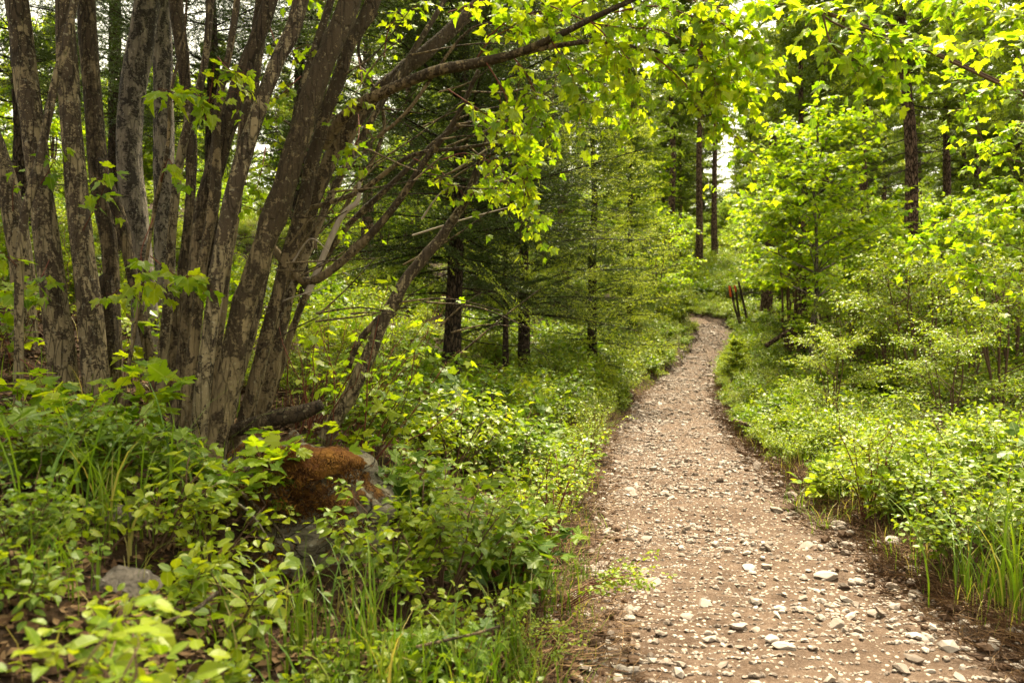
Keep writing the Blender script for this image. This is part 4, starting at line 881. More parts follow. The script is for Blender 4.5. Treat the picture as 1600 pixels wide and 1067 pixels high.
BUSH = [b_ for b_ in [(1560, 9.0, 1, .95, 'bush at the right picture edge above the pale undergrowth'), (1520, 14, 0, 1.0, 'leafy bush beyond the arching one, towards the right picture edge'), (1400, 19, 2, .9, 'bush around the foot of the reddish trunk'),
        (1330, 11.5, 1, .75, 'low bush at the right foot of the young maple'), (1250, 24, 2, 1.1, 'tall bush behind the young maple on the left'), (1135, 30, 2, 1.0, 'bright bush behind the orange-topped stakes'), (1075, 29, 0, 1.2, 'bush at the turn of the trail'),
        (1025, 26, 0, 1.1, 'bright bush on the bank left of the trail turn'), (1165, 36, 2, 1.2, 'bush far behind the trail turn'), (930, 30, 2, 1.1, 'bush high on the left bank behind the pale firs'), (1010, 38, 2, 1.5, 'large bush on the skyline left of the trail'),
        (1600, 17, 2, 1.0, 'tall bush on the right picture edge behind the low bush'), (1470, 21, 0, 1.3, 'bush behind the reddish trunk towards the right'), (1090, 42, 2, 1.4, 'bush deep in the wood straight behind the trail turn'), (1230, 33, 2, 1.3, 'bush deep in the wood behind the young maple'),
        (1480, 7.6, 1, .6, 'small arching bush over the undergrowth near the right edge'), (1380, 13.0, 1, .9, 'bush in front of the reddish trunk'), (600, 22, 0, 1.0, 'bush on the bright slope seen through the maple stems'), (1300, 9.0, 1, .55, 'knee-high bush before the young maple'), (1395, 10.8, 1, .8, 'pale bush left of the arching one'), (1510, 11.0, 1, .9, 'pale bush behind the arching one, right side'), (1585, 12.5, 0, .9, 'tall bush behind the pale bushes at the right picture edge'), (1340, 17.5, 0, 1.1, 'tall bush behind the young maple, to its right'), (1480, 17, 2, .9, 'dark-stemmed bush right of the reddish trunk'), (700, 28, 2, 1.2, 'bush on the bright slope behind the dark fir')] if b_[0] not in (1075, 1135, 1165, 1090)]
for i, (px, d, k, sc, lab) in enumerate(BUSH): dup(BR[k], at(px, d), i * 2.1 + .5, sc, lab, 'leafy bushes beyond the trail')

# maple reaching in from the right, trunk outside the frame
o0 = np.array([3.5, 4.2, gz(3.5, 4.2)]); tR = thing('maple_tree', o0, 'maple reaching in from the right with leafy twigs along the upper right edge', 'tree'); w, l = MB(), MB(); bb = MB()
trunk(bb, np.array([(0, 0, -.2), (.05, 0, 1), (0, -.1, 2), (-.1, -.2, 3.2), (-.15, -.25, 4.5)]), [.08, .07, .06, .045, .02], 12, 50, 71, .08); bb.build('trunk', M['bark'], tR, True)
RB = [([(1750, 60, 4.0), (1600, -20, 3.7), (1420, 40, 3.4), (1340, 20, 3.2), (1260, 10, 3.1), (1170, 0, 3.0)], 20, .085), ([(1270, 12, 3.1), (1310, 40, 3.1), (1380, 60, 3.05), (1440, 72, 3.0), (1500, 72, 3.0), (1560, 60, 3.0)], 14, .083),
      ([(1285, 20, 3.1), (1300, 70, 3.05), (1340, 100, 3.0), (1390, 125, 3.0)], 10, .083), ([(1640, 30, 3.6), (1560, 20, 3.5), (1480, 0, 3.4), (1400, -10, 3.3)], 14, .085), ([(1700, 90, 4), (1600, 110, 3.9), (1560, 130, 3.8), (1530, 150, 3.8)], 12, .075),
      ([(1680, 240, 4.2), (1600, 255, 4.1), (1540, 225, 4.0), (1515, 170, 4.0), (1490, 110, 4.0)], 12, .065), ([(1700, 200, 4.2), (1600, 190, 4.1), (1560, 215, 4.1)], 8, .07),
      ([(1720, 360, 4.3), (1600, 345, 4.2), (1520, 335, 4.1), (1460, 350, 4.0)], 14, .07), ([(1700, 410, 4.2), (1600, 390, 4.1), (1530, 380, 4.0), (1470, 395, 3.9), (1435, 375, 3.9)], 14, .07), ([(1680, 460, 4.2), (1600, 440, 4.1), (1540, 430, 4.05), (1510, 420, 4.0)], 12, .07),
      ([(1690, 300, 4.3), (1600, 300, 4.2), (1560, 320, 4.1)], 8, .065)]
for q, n_, ls in RB: px_twigs(w, l, q, rng, o0, .005, int(n_ * 1.5), .20, 3, ls * .70, MAPLE, mi=0, start=.2)
for q in ([(0, 0, 1.5)], ): pass
for q, _, _ in RB:
    a = P(*q[0]) - o0; tubes(w, catmull(np.array([[-.05, -.15, max(.9, a[2] - .35)], a * [.6, .5, 1], a]), 8), np.linspace(.009, .005, 8), 5)
canopy(w, l, np.array([.9, .4, 4.4]), rng, 6, 1.2, .09)
w.build('branches', M['twig'], tR, True); l.build('crown', M['maple'], tR)

# ------------------------------------------------------------------ low shrubs
def shrub(name, loc, label, mats=('twig', 'shrub'), group=None, rz=0, **kw):
    w, l = shrub_mesh(**kw); t = thing(name, loc, label, 'shrub', group, rz); w.build('stem', M[mats[0]], t, True); l.build('foliage', M[mats[1]], t); return t
S = shrub
s1 = S('round_leaved_shrub', P(690, 890, 2.75), 'full round-leaved shrub right of the mossy boulder', seed=901, h=.54, spread=.42, nst=16, ntw=7, tl=.17, nl=4, ls=.048, tpls=OVATE, droop=.1)
s2 = S('round_leaved_shrub', P(620, 880, 2.6), 'smaller round-leaved shrub overlapping the right side of the boulder', seed=902, h=.54, spread=.28, nst=9, ntw=6, tl=.15, nl=4, ls=.050, tpls=OVATE, droop=.1)
s3 = S('round_leaved_shrub', P(330, 1010, 2.05), 'leafy shrub in front of the boulder left side', seed=903, h=.26, spread=.28, nst=9, ntw=5, tl=.14, nl=3, ls=.054, tpls=OVATE, droop=.1)
s4 = S('round_leaved_shrub', P(240, 900, 2.4), 'spindly shrub in the shade left of the boulder', seed=904, h=.36, spread=.32, nst=9, ntw=5, tl=.15, nl=3, ls=.052, tpls=OVATE, droop=.1)
s5 = S('round_leaved_shrub', P(60, 1185, 1.08), 'blurred yellow-green shrub closest to the camera at the lower left', seed=905, h=.60, spread=.26, nst=13, ntw=5, tl=.11, nl=3, ls=.050, tpls=OVATE, droop=.1)
s6 = S('round_leaved_shrub', P(230, 1165, 1.25), 'blurred shrub with large leaves beneath the grey rock', seed=906, h=.48, spread=.26, nst=10, ntw=5, tl=.11, nl=3, ls=.048, tpls=OVATE, droop=.1)
SH = [(90, 790, 2.5, 's9', .55, 'shrub of pale round leaves at the left picture edge'), (720, 980, 2.35, 's2', .75, 'shrub with mixed leaves right of the tall grass clump'),
      (760, 800, 3.3, 's1', .95, 'round-leaved shrub behind the full one, towards the trail'), (640, 790, 3.5, 's7', 1.0, 'round-leaved shrub behind the moss cap'), (850, 790, 3.9, 's8', 1.0, 'thin shrub with dark upright stems close to the trail'),
      (580, 730, 4.1, 's9', .9, 'shrub at the foot of the leaning maple stem'), (700, 720, 4.5, 's1', 1.1, 'shrub spreading in front of the dark fir trunk'), (800, 710, 4.9, 's9', 1.1, 'dim shrub right of the dark fir trunk'), (880, 700, 5.3, 's1', 1.0, 'shrub beside the left trail edge under the bright firs'),
      (650, 650, 6.0, 's9', 1.1, 'shaded shrub left of the dark fir trunk'), (750, 650, 6.4, 's9', 1.2, 'shaded shrub right behind the dark fir trunk'), (840, 640, 6.8, 's9', 1.2, 'shrub in the shade of the bright-tipped fir'), (920, 650, 7.4, 's8', 1.0, 'shrub at the left trail edge where the shade ends'),
      (880, 600, 9.0, 's9', 1.2, 'shrub at the foot of the bright-tipped fir'), (30, 960, 1.9, 's9', .5, 'leafy shrub behind the blurred one at the lower left'), (330, 850, 2.6, 's4', .9, 'trailing shrub on the left flank of the boulder'), (130, 840, 2.5, 's7', .9, 'shrub in the dry grass at the far left'),
      (840, 1010, 2.4, 's8', .6, 'small pale shrub in the tall grass beside the lower trail'), (600, 1050, 1.95, 's3', .7, 'low leafy shrub at the bottom picture edge left of centre'), (740, 1070, 1.9, 's3', .6, 'rosette-like shrub at the bottom picture edge in the grass')]
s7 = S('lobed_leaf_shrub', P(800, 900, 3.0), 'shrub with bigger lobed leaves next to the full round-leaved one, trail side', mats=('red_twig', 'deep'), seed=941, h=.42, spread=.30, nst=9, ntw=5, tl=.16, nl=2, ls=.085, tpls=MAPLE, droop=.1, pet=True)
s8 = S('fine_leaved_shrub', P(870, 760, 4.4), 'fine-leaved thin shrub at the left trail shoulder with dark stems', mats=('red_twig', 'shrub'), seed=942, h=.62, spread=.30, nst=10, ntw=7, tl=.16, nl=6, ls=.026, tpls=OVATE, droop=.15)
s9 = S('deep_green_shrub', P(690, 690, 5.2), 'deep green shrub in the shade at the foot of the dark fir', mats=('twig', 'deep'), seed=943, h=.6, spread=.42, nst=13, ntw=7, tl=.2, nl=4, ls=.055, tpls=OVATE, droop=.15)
SRC = dict(s1=s1, s2=s2, s3=s3, s4=s4, s7=s7, s8=s8, s9=s9)
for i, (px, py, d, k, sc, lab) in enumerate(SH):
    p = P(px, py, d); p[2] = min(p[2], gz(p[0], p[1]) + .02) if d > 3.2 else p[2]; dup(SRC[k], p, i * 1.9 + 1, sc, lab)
for i, (px, py, d, k, sc, lab) in enumerate([(20, 1010, 1.7, 's3', .6, 'small shrub above the blurred leaves at the lower left corner'), (150, 930, 2.2, 's4', .6, 'small shrub over the dark shaded rock'), (70, 850, 2.4, 's9', .5, 'dim shrub between the tall left grass and the seedlings'), (190, 830, 2.6, 's9', .6, 'sprawling shrub in shade before the maple clump'),
      (290, 920, 2.3, 's3', .75, 'shrub with bright leaves left of the boulder foot'), (270, 790, 2.8, 's7', .6, 'spindly shrub under the seedlings before the clump'), (160, 1050, 1.6, 's4', .6, 'bare-stemmed small shrub before the grey rock'),
      (330, 1060, 1.7, 's3', .6, 'shrub at the bottom picture edge right of the blurred leaves'), (480, 1050, 1.85, 's3', .55, 'small shrub at the bottom edge beside the wildflower'), (670, 1010, 2.1, 's7', .6, 'small shrub in the grass under the full round-leaved one'), (540, 1030, 2.0, 's4', .55, 'tiny shrub among the tall grass below the boulder')]): dup(SRC[k], P(px, py, d), i * 2.3, sc, lab)
# pinnate wild rose leaning over the trail edge
p0 = P(865, 950, 3.1); w, l = MB(), MB(); r3 = np.random.default_rng(31)
for i in range(9):
    a = r3.uniform(-.6, .5); p = branch_path([r3.uniform(-.05, .05), r3.uniform(-.05, .05), -.03], [math.cos(a) * .9, math.sin(a) * .4 - .2, .7], r3.uniform(.36, .62), r3, 7, .2)
    dress(w, l, p, .0028, r3, 5, .10, 5, .024, OVATE, .5, 4, .2, drop_leaf=.1)
t = thing('wild_rose', p0, 'wild rose spray of small paired leaves leaning over the left trail edge', 'shrub'); w.build('stem', M['red_twig'], t, True); l.build('foliage', M['shrub'], t)
# right bank
r1 = S('pale_leaved_shrub', G(1500, 905), 'pale round-leaved shrub with dark stems by the tall grass at the right', mats=('twig', 'cover'), seed=921, h=.62, spread=.34, nst=12, ntw=8, tl=.2, nl=4, ls=.048, tpls=OVATE, droop=.1)
r2_ = S('bare_stemmed_shrub', G(1355, 815), 'shrub of dark bare upright stems with a thin leafy top at the right trail edge', mats=('red_twig', 'cover'), seed=922, h=.95, spread=.35, nst=9, ntw=5, tl=.2, nl=3, ls=.036, tpls=OVATE, droop=.1, start=.55, r0=.007)
r3_ = S('broad_leaved_plant', G(1300, 790), 'broad-leaved plant with upright yellow-green leaves at the right trail edge', mats=('twig', 'shrub'), seed=923, h=.34, spread=.2, nst=8, ntw=4, tl=.14, nl=2, ls=.11, tpls=OVATE, droop=-.1)
dup(r3_, G(1395, 815), 1.4, .95, 'broad-leaved plant among the bare stems right of the trail'); dup(r3_, G(1470, 800), 3., .8, 'broad-leaved plant half hidden behind the pale round-leaved shrub')
RS = [(1570, 870, 1.0, 'pale shrub behind the tall grass at the right picture edge'), (1440, 820, .85, 'pale shrub between the bare stems and the round-leaved one'), (1540, 790, 1.1, 'pale shrub rising behind the tall right grass'), (1400, 750, 1.0, 'pale shrub behind the bare-stemmed one'),
      (1490, 740, 1.0, 'pale shrub in mid bank above the round-leaved one'), (1590, 750, 1.1, 'pale shrub at the right picture edge in mid bank'), (1330, 720, .9, 'pale shrub left of the bare stems, higher on the bank'), (1260, 700, .8, 'pale shrub at the right shoulder of the trail')]
for i, (px, py, sc, lab) in enumerate(RS): dup(r1, G(px, py), i * 1.3, sc, lab)

# low cover plants (two visible prototypes, the rest is one mass)
def cover_proto(px, py, seed, h, spread, nst, ntw, tl, nl, ls, label, mat='cover'):
    return S('low_cover_plant', G(px, py), label, mats=('twig', mat), seed=seed, h=h, spread=spread, nst=nst, ntw=ntw, tl=tl, nl=nl, ls=ls, tpls=OVATE_LO, droop=.1)
cv = [cover_proto(1230, 690, 931, .50, .32, 10, 6, .20, 4, .062, 'leafy low plant on the right shoulder above the bend of the edge'), cover_proto(1180, 660, 932, .42, .32, 10, 6, .18, 4, .050, 'low plant at the right trail edge near the weathered stick'),
      cover_proto(1290, 690, 933, .60, .32, 10, 6, .22, 4, .066, 'taller low plant on the right bank behind the pale shrubs'), cover_proto(960, 610, 934, .35, .30, 10, 6, .15, 5, .034, 'fine-leaved low plant at the left trail edge below the pale fir')]
cv.append(S('broad_cover_plant', G(1320, 680), 'low plant with larger dark lobed leaves among the right bank undergrowth', mats=('red_twig', 'deep'), seed=935, h=.5, spread=.3, nst=8, ntw=5, tl=.18, nl=2, ls=.085, tpls=MAPLE_LO, droop=.1))
cv.append(S('twiggy_plant', G(1420, 700), 'half bare twiggy low plant among the right bank undergrowth', mats=('twig', 'shrub'), seed=936, h=.75, spread=.4, nst=9, ntw=5, tl=.2, nl=2, ls=.03, tpls=OVATE_LO, droop=.1, start=.4))
rg = np.random.default_rng(55); pts = []
def scatter(n, y0, y1, s0, s1, pw=1.0):
    Y = y0 + (y1 - y0) * rg.random(n) ** pw; X = rg.uniform(-1, 1, n)
    Xw = X * (.78 * Y + 1.5); q = np.column_stack([Xw, Y]); s = sdist(q); tp = .34 * sstep(11, 20, Y); k = (s > s0 - (tp if s0 > 0 else 0)) & (s < s1 + (tp if s0 < 0 else 0)); return q[k]
right = np.vstack([np.column_stack([rg.uniform(2.4, 8, 420), rg.uniform(-.5, 3.8, 420)]), scatter(2600, 3.6, 13, HW + .12, 14, 1.0), scatter(3600, 12, 34, HW + .15, 30, 1.0), scatter(1500, 30, 56, HW + .15, 60, 1.0), (lambda n_: np.column_stack([rg.uniform(-20, 40, n_), rg.uniform(48, 95, n_)]))(1800), (lambda q: q[sdist(q) > .6])(np.column_stack([rg.uniform(2, 15, 1800), rg.uniform(27, 50, 1800)]))])
left = np.vstack([scatter(500, 5.0, 9, -12, -HW - .15), scatter(4200, 9, 34, -34, -HW - .12), scatter(1500, 30, 56, -60, -HW - .12)])
Ye = rg.uniform(7.5, 33, 1500); ke = np.interp(Ye, CLD[:400, 1], np.arange(400)).astype(int); ke = np.where(rg.random(1500) < .25, rg.integers(380, 490, 1500), ke)
se = rg.choice([-1, 1], 1500) * (HW * taper(CLD[ke, 1]) + .10 + np.abs(rg.normal(0, .7, 1500)))
edge = CLD[ke] + np.column_stack([CLT[ke, 1], -CLT[ke, 0]]) * se[:, None]; edge = edge[np.abs(sdist(edge)) > HW * taper(edge[:, 1]) + .06]
q = np.vstack([right, left, edge]); ok = ~((np.abs(sdist(q)) < 1.15) & (q[:, 1] > 25.2) & (q[:, 0] < 6.9) & (sdist(q) < 0))
ok &= ~((q[:, 0] > 0) & (q[:, 1] < 4.6) & (sdist(q) < HW + .5)); ok &= ~((q[:, 1] < 3.8) & (q[:, 0] < .70 * q[:, 1] + .55)); q = q[ok]
z = height(q); n = len(q); sc = rg.uniform(.6, 1.2, n) * np.where(q[:, 1] > 48, 2.6, np.where(q[:, 1] > 30, 1.7, 1.0)) * (.9 + .35 * vnoise(q * .6, 14)) * np.where(np.abs(sdist(q)) < HW * taper(q[:, 1]) + .45, .6, 1.0)
me = bpy.data.meshes.new('undergrowth'); me.vertices.add(n); me.vertices.foreach_set('co', np.column_stack([q, z]).astype(np.float32).ravel())
def attr(me, nm, ty, v): a = me.attributes.new(nm, ty, 'POINT'); a.data.foreach_set('vector' if ty == 'FLOAT_VECTOR' else 'value', v)
attr(me, 'rot', 'FLOAT_VECTOR', np.column_stack([rg.normal(0, .12, n), rg.normal(0, .12, n), rg.uniform(0, 6.28, n)]).astype(np.float32).ravel())
attr(me, 'scl', 'FLOAT', sc.astype(np.float32)); attr(me, 'pick', 'INT', np.where(vnoise(q * .9, 91) + rg.normal(0, .35, n) > .45, 4, np.where(rg.random(n) < .10, 5, np.where(vnoise(q * .7, 92) + rg.normal(0, .4, n) > .25, 3, rg.integers(0, 3, n)))).astype(np.int32))
def scatter_nodes(name, protos):
    g = bpy.data.node_groups.new(name, 'GeometryNodeTree'); g.interface.new_socket('Geometry', in_out='INPUT', socket_type='NodeSocketGeometry'); g.interface.new_socket('Geometry', in_out='OUTPUT', socket_type='NodeSocketGeometry')
    N = g.nodes.new; Lk = g.links.new; gi, go = N('NodeGroupInput'), N('NodeGroupOutput'); jn = N('GeometryNodeJoinGeometry')
    for pr in reversed(protos):
        j = N('GeometryNodeJoinGeometry')
        for ch in pr.children:
            oi = N('GeometryNodeObjectInfo'); oi.inputs['Object'].default_value = ch; oi.transform_space = 'ORIGINAL'; Lk(oi.outputs['Geometry'], j.inputs[0])
        gt = N('GeometryNodeGeometryToInstance'); Lk(j.outputs[0], gt.inputs[0]); Lk(gt.outputs[0], jn.inputs[0])
    ip = N('GeometryNodeInstanceOnPoints'); Lk(gi.outputs[0], ip.inputs['Points']); Lk(jn.outputs[0], ip.inputs['Instance']); ip.inputs['Pick Instance'].default_value = True
    for nm, ty, so in (('rot', 'FLOAT_VECTOR', 'Rotation'), ('scl', 'FLOAT', 'Scale'), ('pick', 'INT', 'Instance Index')):
        a = N('GeometryNodeInputNamedAttribute'); a.data_type = ty; a.inputs['Name'].default_value = nm; Lk(a.outputs[0], ip.inputs[so])
    Lk(ip.outputs[0], go.inputs[0]); return g
def mass(name, label, q, protos, s0, s1):
    n = len(q); me = bpy.data.meshes.new(name); me.vertices.add(n); me.vertices.foreach_set('co', np.column_stack([q, height(q)]).astype(np.float32).ravel())
    attr(me, 'rot', 'FLOAT_VECTOR', np.column_stack([rg.normal(0, .03, n), rg.normal(0, .03, n), rg.uniform(0, 6.28, n)]).astype(np.float32).ravel())
    attr(me, 'scl', 'FLOAT', rg.uniform(s0, s1, n).astype(np.float32)); attr(me, 'pick', 'INT', rg.integers(0, len(protos), n).astype(np.int32))
    o = bpy.data.objects.new(name, me); COL.objects.link(o); o.modifiers.new('scatter', 'NODES').node_group = scatter_nodes('scatter_' + name, protos); tag(o, label, kind='stuff')
q = scatter(120, 46, 115, -90, 90, .8); mass('forest', 'dense dark conifer forest closing the view up the hill', q, FULL, .8, 1.3)
q = np.vstack([scatter(190, 29, 60, -60, -3), scatter(170, 29, 60, 2.5, 60), (lambda n_: np.column_stack([rg.uniform(-10, 34, n_), rg.uniform(50, 74, n_)]))(120), scatter(40, 17, 30, 6, 30), scatter(30, 16, 30, -30, -5)]); q = q[(np.abs(sdist(q)) > 3.5) & ~((q[:, 1] < 50) & (np.abs(q[:, 0] / q[:, 1] - .24) < .07))]; mass('shrubbery', 'bright green brush filling the wood behind the trail bend', q, BR, .5, 1.1)
ug = bpy.data.objects.new('undergrowth', me); COL.objects.link(ug); md = ug.modifiers.new('scatter', 'NODES'); md.node_group = scatter_nodes('scatter_undergrowth', cv)
tag(ug, 'dense pale green undergrowth covering both banks of the trail', 'undergrowth', kind='stuff')

# ------------------------------------------------------------------ grass and litter
def blades(mb, base, az, L, bend, wd, rng, var):
    m = len(base); u = np.linspace(0, 1, 6)[None]; d = np.column_stack([np.cos(az), np.sin(az), np.zeros(m)])
    th = bend[:, None] * u ** 1.3; seg = L[:, None] / 5
    dx = np.cumsum(np.concatenate([np.zeros((m, 1)), np.sin(th[:, :-1]) * seg], 1), 1); dz = np.cumsum(np.concatenate([np.zeros((m, 1)), np.cos(th[:, :-1]) * seg], 1), 1)
    c = base[:, None] + d[:, None] * dx[..., None] + np.array([0, 0, 1.]) * dz[..., None]
    tw = rng.uniform(-.6, .6, m); s = np.column_stack([-np.sin(az + tw), np.cos(az + tw), np.zeros(m)])
    w = wd[:, None] * np.array([.7, 1, 1, .85, .55, .06])[None]
    V = np.stack([c - s[:, None] * w[..., None], c + s[:, None] * w[..., None]], 2); idx = np.arange(m * 12).reshape(m, 6, 2)
    Fq = np.stack([idx[:, :-1, 0], idx[:, :-1, 1], idx[:, 1:, 1], idx[:, 1:, 0]], -1).reshape(-1, 4); mb.add(V, Fq, 0, np.repeat(var, 12))
def tuft(seed, n, h, rad, wd=.0032, dry=.1):
    rng = np.random.default_rng(seed); b_ = MB(); base = np.column_stack([rng.normal(0, rad, (n, 2)), np.full(n, -.02)])
    blades(b_, base, rng.uniform(0, 6.28, n), h * rng.uniform(.45, 1.1, n), rng.uniform(.2, 2.3, n), wd * rng.uniform(.6, 1.3, n), rng, np.where(rng.random(n) < dry, rng.uniform(.85, 1, n), rng.uniform(0, .65, n))); return b_.mesh('grass_tuft', M['grass'])
TM = [tuft(1, 44, .55, .08, .0038), tuft(2, 34, .34, .06), tuft(3, 40, .22, .06, .0028, .3), tuft(4, 9, .62, .06, .0042)]
GT = [(560, 1010, 2.1, 0, .75, 'tall grass clump with arching blades at the right foot of the boulder'), (620, 1060, 1.9, 0, .7, 'tall grass clump at the bottom picture edge below the boulder'), (700, 1030, 2.1, 1, 1.0, 'grass tuft in front of the full round-leaved shrub'),
      (800, 1000, 2.35, 0, .8, 'upright grass clump beside the wild rose at the lower trail edge'), (840, 1050, 2.15, 0, .6, 'grass clump at the lower left corner of the trail'), (860, 890, 3.0, 1, 1.0, 'grass tuft on the left trail shoulder'), (900, 830, 3.9, 1, 1.0, 'bright grass tuft farther up the left trail shoulder'),
      (10, 880, 2.0, 3, .9, 'tall grass at the left picture edge'), (110, 830, 2.3, 3, .9, 'thin grass before the low maple seedling at the far left'), (270, 850, 2.5, 3, 1.0, 'single tall stalks of grass before the maple clump'), (500, 1060, 1.85, 1, .9, 'grass tuft at the bottom picture edge below the low shrub'),
      (180, 900, 2.3, 0, .8, 'tall grass clump in front of the low seedlings at the far left'), (60, 960, 1.8, 1, 1.0, 'grass tuft behind the blurred leaves at the lower left'), (380, 1010, 2.0, 1, .9, 'grass tuft left of the boulder foot'), (470, 1000, 2.15, 0, .6, 'arching grass right under the boulder'), (740, 1050, 2.0, 0, .7, 'grass clump at the bottom edge between shrub and trail'), (900, 1000, 2.55, 1, .8, 'grass tuft leaning over the left trail edge below the wild rose'), (1560, 935, 3.4, 0, 1.1, 'tall dark grass clump at the right picture edge'), (1600, 950, 3.2, 0, 1.1, 'tall grass cut by the right picture edge'), (1520, 930, 3.6, 1, 1.2, 'grass tuft left of the tall dark clump at the right edge'), (1250, 770, 5.6, 1, 1.1, 'grass tuft at the right trail edge above the wedge stone'),
      (1290, 800, 5.0, 1, 1.1, 'grass tuft behind the root clod right of the trail'), (1440, 850, 4.4, 1, 1.0, 'grass tuft under the pale round-leaved shrub'), (650, 640, 5.2, 3, .9, 'tall thin grass left of the dark fir trunk'), (930, 760, 4.9, 2, 1.2, 'short pale grass on the left trail edge'), (1580, 800, 4.6, 3, 1.2, 'long grass stalks above the right bank shrubs')]
for px, py, d, k, sc, lab in GT:
    o = bpy.data.objects.new('grass_tuft', TM[k]); COL.objects.link(o); p = rooted(P(px, py, d)); o.location = tuple(p); o.scale = (sc,) * 3; o.rotation_euler = (0, 0, px * .37); tag(o, lab, 'grass')
b_ = MB(); n = 9000; q = np.vstack([np.column_stack([rg.uniform(-3, 3.2, n // 2), 1.5 + 5 * rg.random(n // 2)]), np.column_stack([np.interp(Yg := 2.5 + 20 * rg.random(n // 2), CL[:, 1], CL[:, 0]) + rg.choice([-1, 1], n // 2) * (HW * taper(Yg) + np.abs(rg.normal(.12, .15, n // 2))), Yg])])
s = sdist(q); k = np.abs(s) > HW * taper(q[:, 1]) - .02; q = q[k]; cl = vnoise(q * 3.1, 61) > -.15; q = q[cl]; m = len(q)
blades(b_, np.column_stack([q, height(q) - .01]), rg.uniform(0, 6.28, m), rg.uniform(.06, .26, m), rg.uniform(.2, 1.9, m), rg.uniform(.0012, .003, m), rg, np.where(rg.random(m) < .4, rg.uniform(.85, 1, m), rg.uniform(0, .6, m)))
tag(b_.build('grass', M['grass']), 'thin grass sprinkled along the trail edges and under the stems', 'grass', kind='stuff')
# dead leaves, twigs and needles on the soil
b_ = MB(); n = 90000; q = np.vstack([np.column_stack([rg.uniform(-3.8, .4, n // 2), 1.5 + 6 * rg.random(n // 2) ** 1.2]), np.column_stack([np.interp(Yg := 1.8 + 14 * rg.random(n // 2) ** 1.3, CL[:, 1], CL[:, 0]) + np.sign(rg.random(n // 2) - .42) * (HW * taper(Yg) + rg.normal(.12, .16, n // 2)), Yg])])
s = sdist(q); q = q[(np.abs(s) > HW * taper(q[:, 1]) - .12) | (rg.random(len(q)) < .12)]; m = len(q); base = np.column_stack([q, np.maximum(height(q), path_z(q)) + .006]); h_ = m // 2
leaves(b_, base[:h_], np.column_stack([rg.normal(0, 1, (h_, 2)), rg.normal(0, .25, h_)]), np.column_stack([rg.normal(0, .35, (h_, 2)), np.ones(h_)]), rg.uniform(.018, .055, h_), OVATE_LO, rg)
T = nz(np.column_stack([rg.normal(0, 1, (m - h_, 2)), np.abs(rg.normal(0, .25, m - h_))])); ln = rg.uniform(.03, .22, m - h_)
PT = base[h_:, None] + T[:, None] * (np.linspace(0, 1, 4)[None, :, None] + rg.normal(0, .05, (m - h_, 4, 1))) * ln[:, None, None] + rg.normal(0, .006, (m - h_, 4, 3))
tubes(b_, PT, rg.uniform(.0008, .0026, (m - h_, 1)) * np.array([1, .9, .8, .5]), 3, 0, rg.random(m - h_))
tag(b_.build('litter', M['litter']), 'brown dead leaves and twigs littering the soil', 'litter', kind='stuff')
# clods of dark root-bound earth along the right edge
for i, (px, py, w_, lab) in enumerate([(1290, 825, 70, 'dark root-bound clod of earth under the shrubs right of the trail'), (1385, 900, 60, 'crumbling earth clod among the stones on the right bank'), (1540, 1010, 110, 'overturned sod at the lower right corner of the trail'), (1010, 870, 40, 'earthy clod on the left shoulder of the trail')]):
    p = G(px, py); r = w_ / 2 / F * p[1]; root = thing('earth_clod', p, lab, 'clod'); V, Fc = rock_shape(60 + i, 3, 3, .35); bb = MB(); bb.add(V * [r, r * .7, r * .38], Fc); bb.build('soil', M['soil'], root, True)
    n_ = 240; a = nz(r2.normal(0, 1, (n_, 3))); a[:, 2] = np.abs(a[:, 2]); bs = a * [r, r * .7, r * .38] * .95; T = nz(a + r2.normal(0, .7, (n_, 3))); ln = r2.uniform(.02, .09, n_); bb = MB()
    tubes(bb, bs[:, None] + T[:, None] * np.linspace(0, 1, 4)[None, :, None] * ln[:, None, None] + r2.normal(0, .006, (n_, 4, 3)), np.tile([.0018, .0015, .001, .0005], (n_, 1)), 3, 0, r2.random(n_)); bb.build('root_fibre', M['litter'], root)

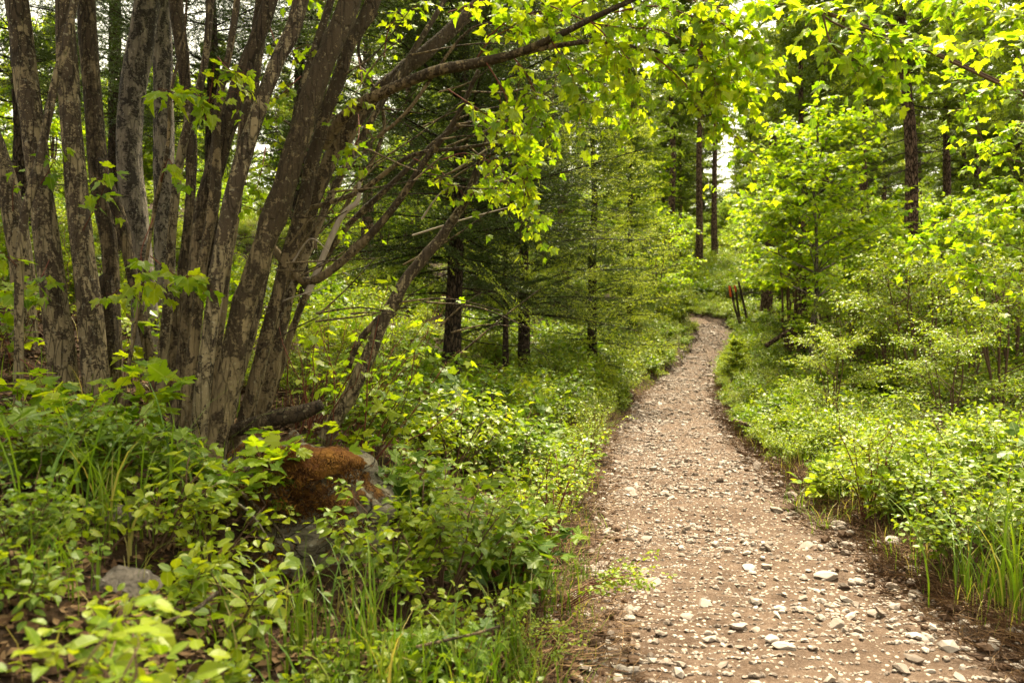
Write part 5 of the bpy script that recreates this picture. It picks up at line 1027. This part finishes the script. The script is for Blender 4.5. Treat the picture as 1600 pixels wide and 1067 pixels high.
# ------------------------------------------------------------------ trail markers, flower
M['orange'] = plain_mat('orange_paint', [(.2, (.55, .08, .02)), (.8, (.65, .12, .03))], 8, rough=.5, bs=.1)
M['yellow'] = plain_mat('amber_leaf', [(.2, (.55, .30, .02)), (.8, (.65, .38, .03))], 8, rough=.6, bs=.1)
M['flower'] = plain_mat('pale_petal', [(.2, (.25, .27, .60)), (.8, (.50, .52, .75))], 60, rough=.6, bs=.1)
for i, (q, orange, lab) in enumerate([([(1155, 502, 25, 3.6), (1148, 480, 25, 3.6), (1141, 447, 25, 3.6)], 1, 'thin dark stake with an orange top, left of the pair'), ([(1157, 502, 25, 3.4), (1153, 480, 25, 3.4), (1149, 447, 25, 3.4)], 2, 'thin dark stake with a narrow orange strip, close to the first'), ([(1168, 505, 25, 3.8), (1162, 475, 25, 3.6), (1154, 440, 25, 3.2)], 0, 'bare dark leaning stake right of the orange-topped ones')]):
    o0 = P(*q[0][:3]); t = thing('trail_stake', o0, lab, 'stake', 'stakes beside the trail bend'); bb = MB(); px_stem(bb, q, 400 + i, 0, 0, .03, 8, .3, 14, 0, o0); bb.build('post', M['bark_dark'], t, True)
    if orange:
        a, c_ = P(q[2][0] - 1.5, q[2][1] - 1, 24.93) - o0, P(q[2][0] + 1.0, q[2][1] + (17 if orange == 1 else 9), 24.93) - o0; bb = MB(); trunk(bb, np.array([a, (a + c_) / 2, c_]), [.036 if orange == 1 else .028] * 3, 8, 8, 3, .02); bb.build('flagging', M['orange'], t, True)
o0 = P(392, 1060, 1.72); t = thing('wildflower', o0, 'small pale blue wildflower in the grass at the bottom picture edge', 'flower'); bb = MB(); tubes(bb, np.array([(0, 0, -.05), (.004, 0, .05), (0, 0, .13)]), np.array([.0012] * 3), 4); bb.build('stem', M['grass'], t)
bb = MB(); n_ = 26; leaves(bb, r3.normal(0, .009, (n_, 3)) + [0, 0, .132], nz(r3.normal(0, 1, (n_, 3)) + [0, -.4, .3]), r3.normal(0, 1, (n_, 3)), r3.uniform(.005, .010, n_), OVATE_LO, r3); bb.build('petals', M['flower'], t)
bb = MB(); px_stem(bb, [(1202, 537, 17.5, 7), (1222, 524, 17.5, 7), (1240, 514, 17.5, 6)], 420, 0, 0, .08, 10, .1, 20, 0); tag(bb.build('fallen_log', M['pine_bark'], smooth=True), 'reddish fallen log behind the bushes right of the stakes', 'log')
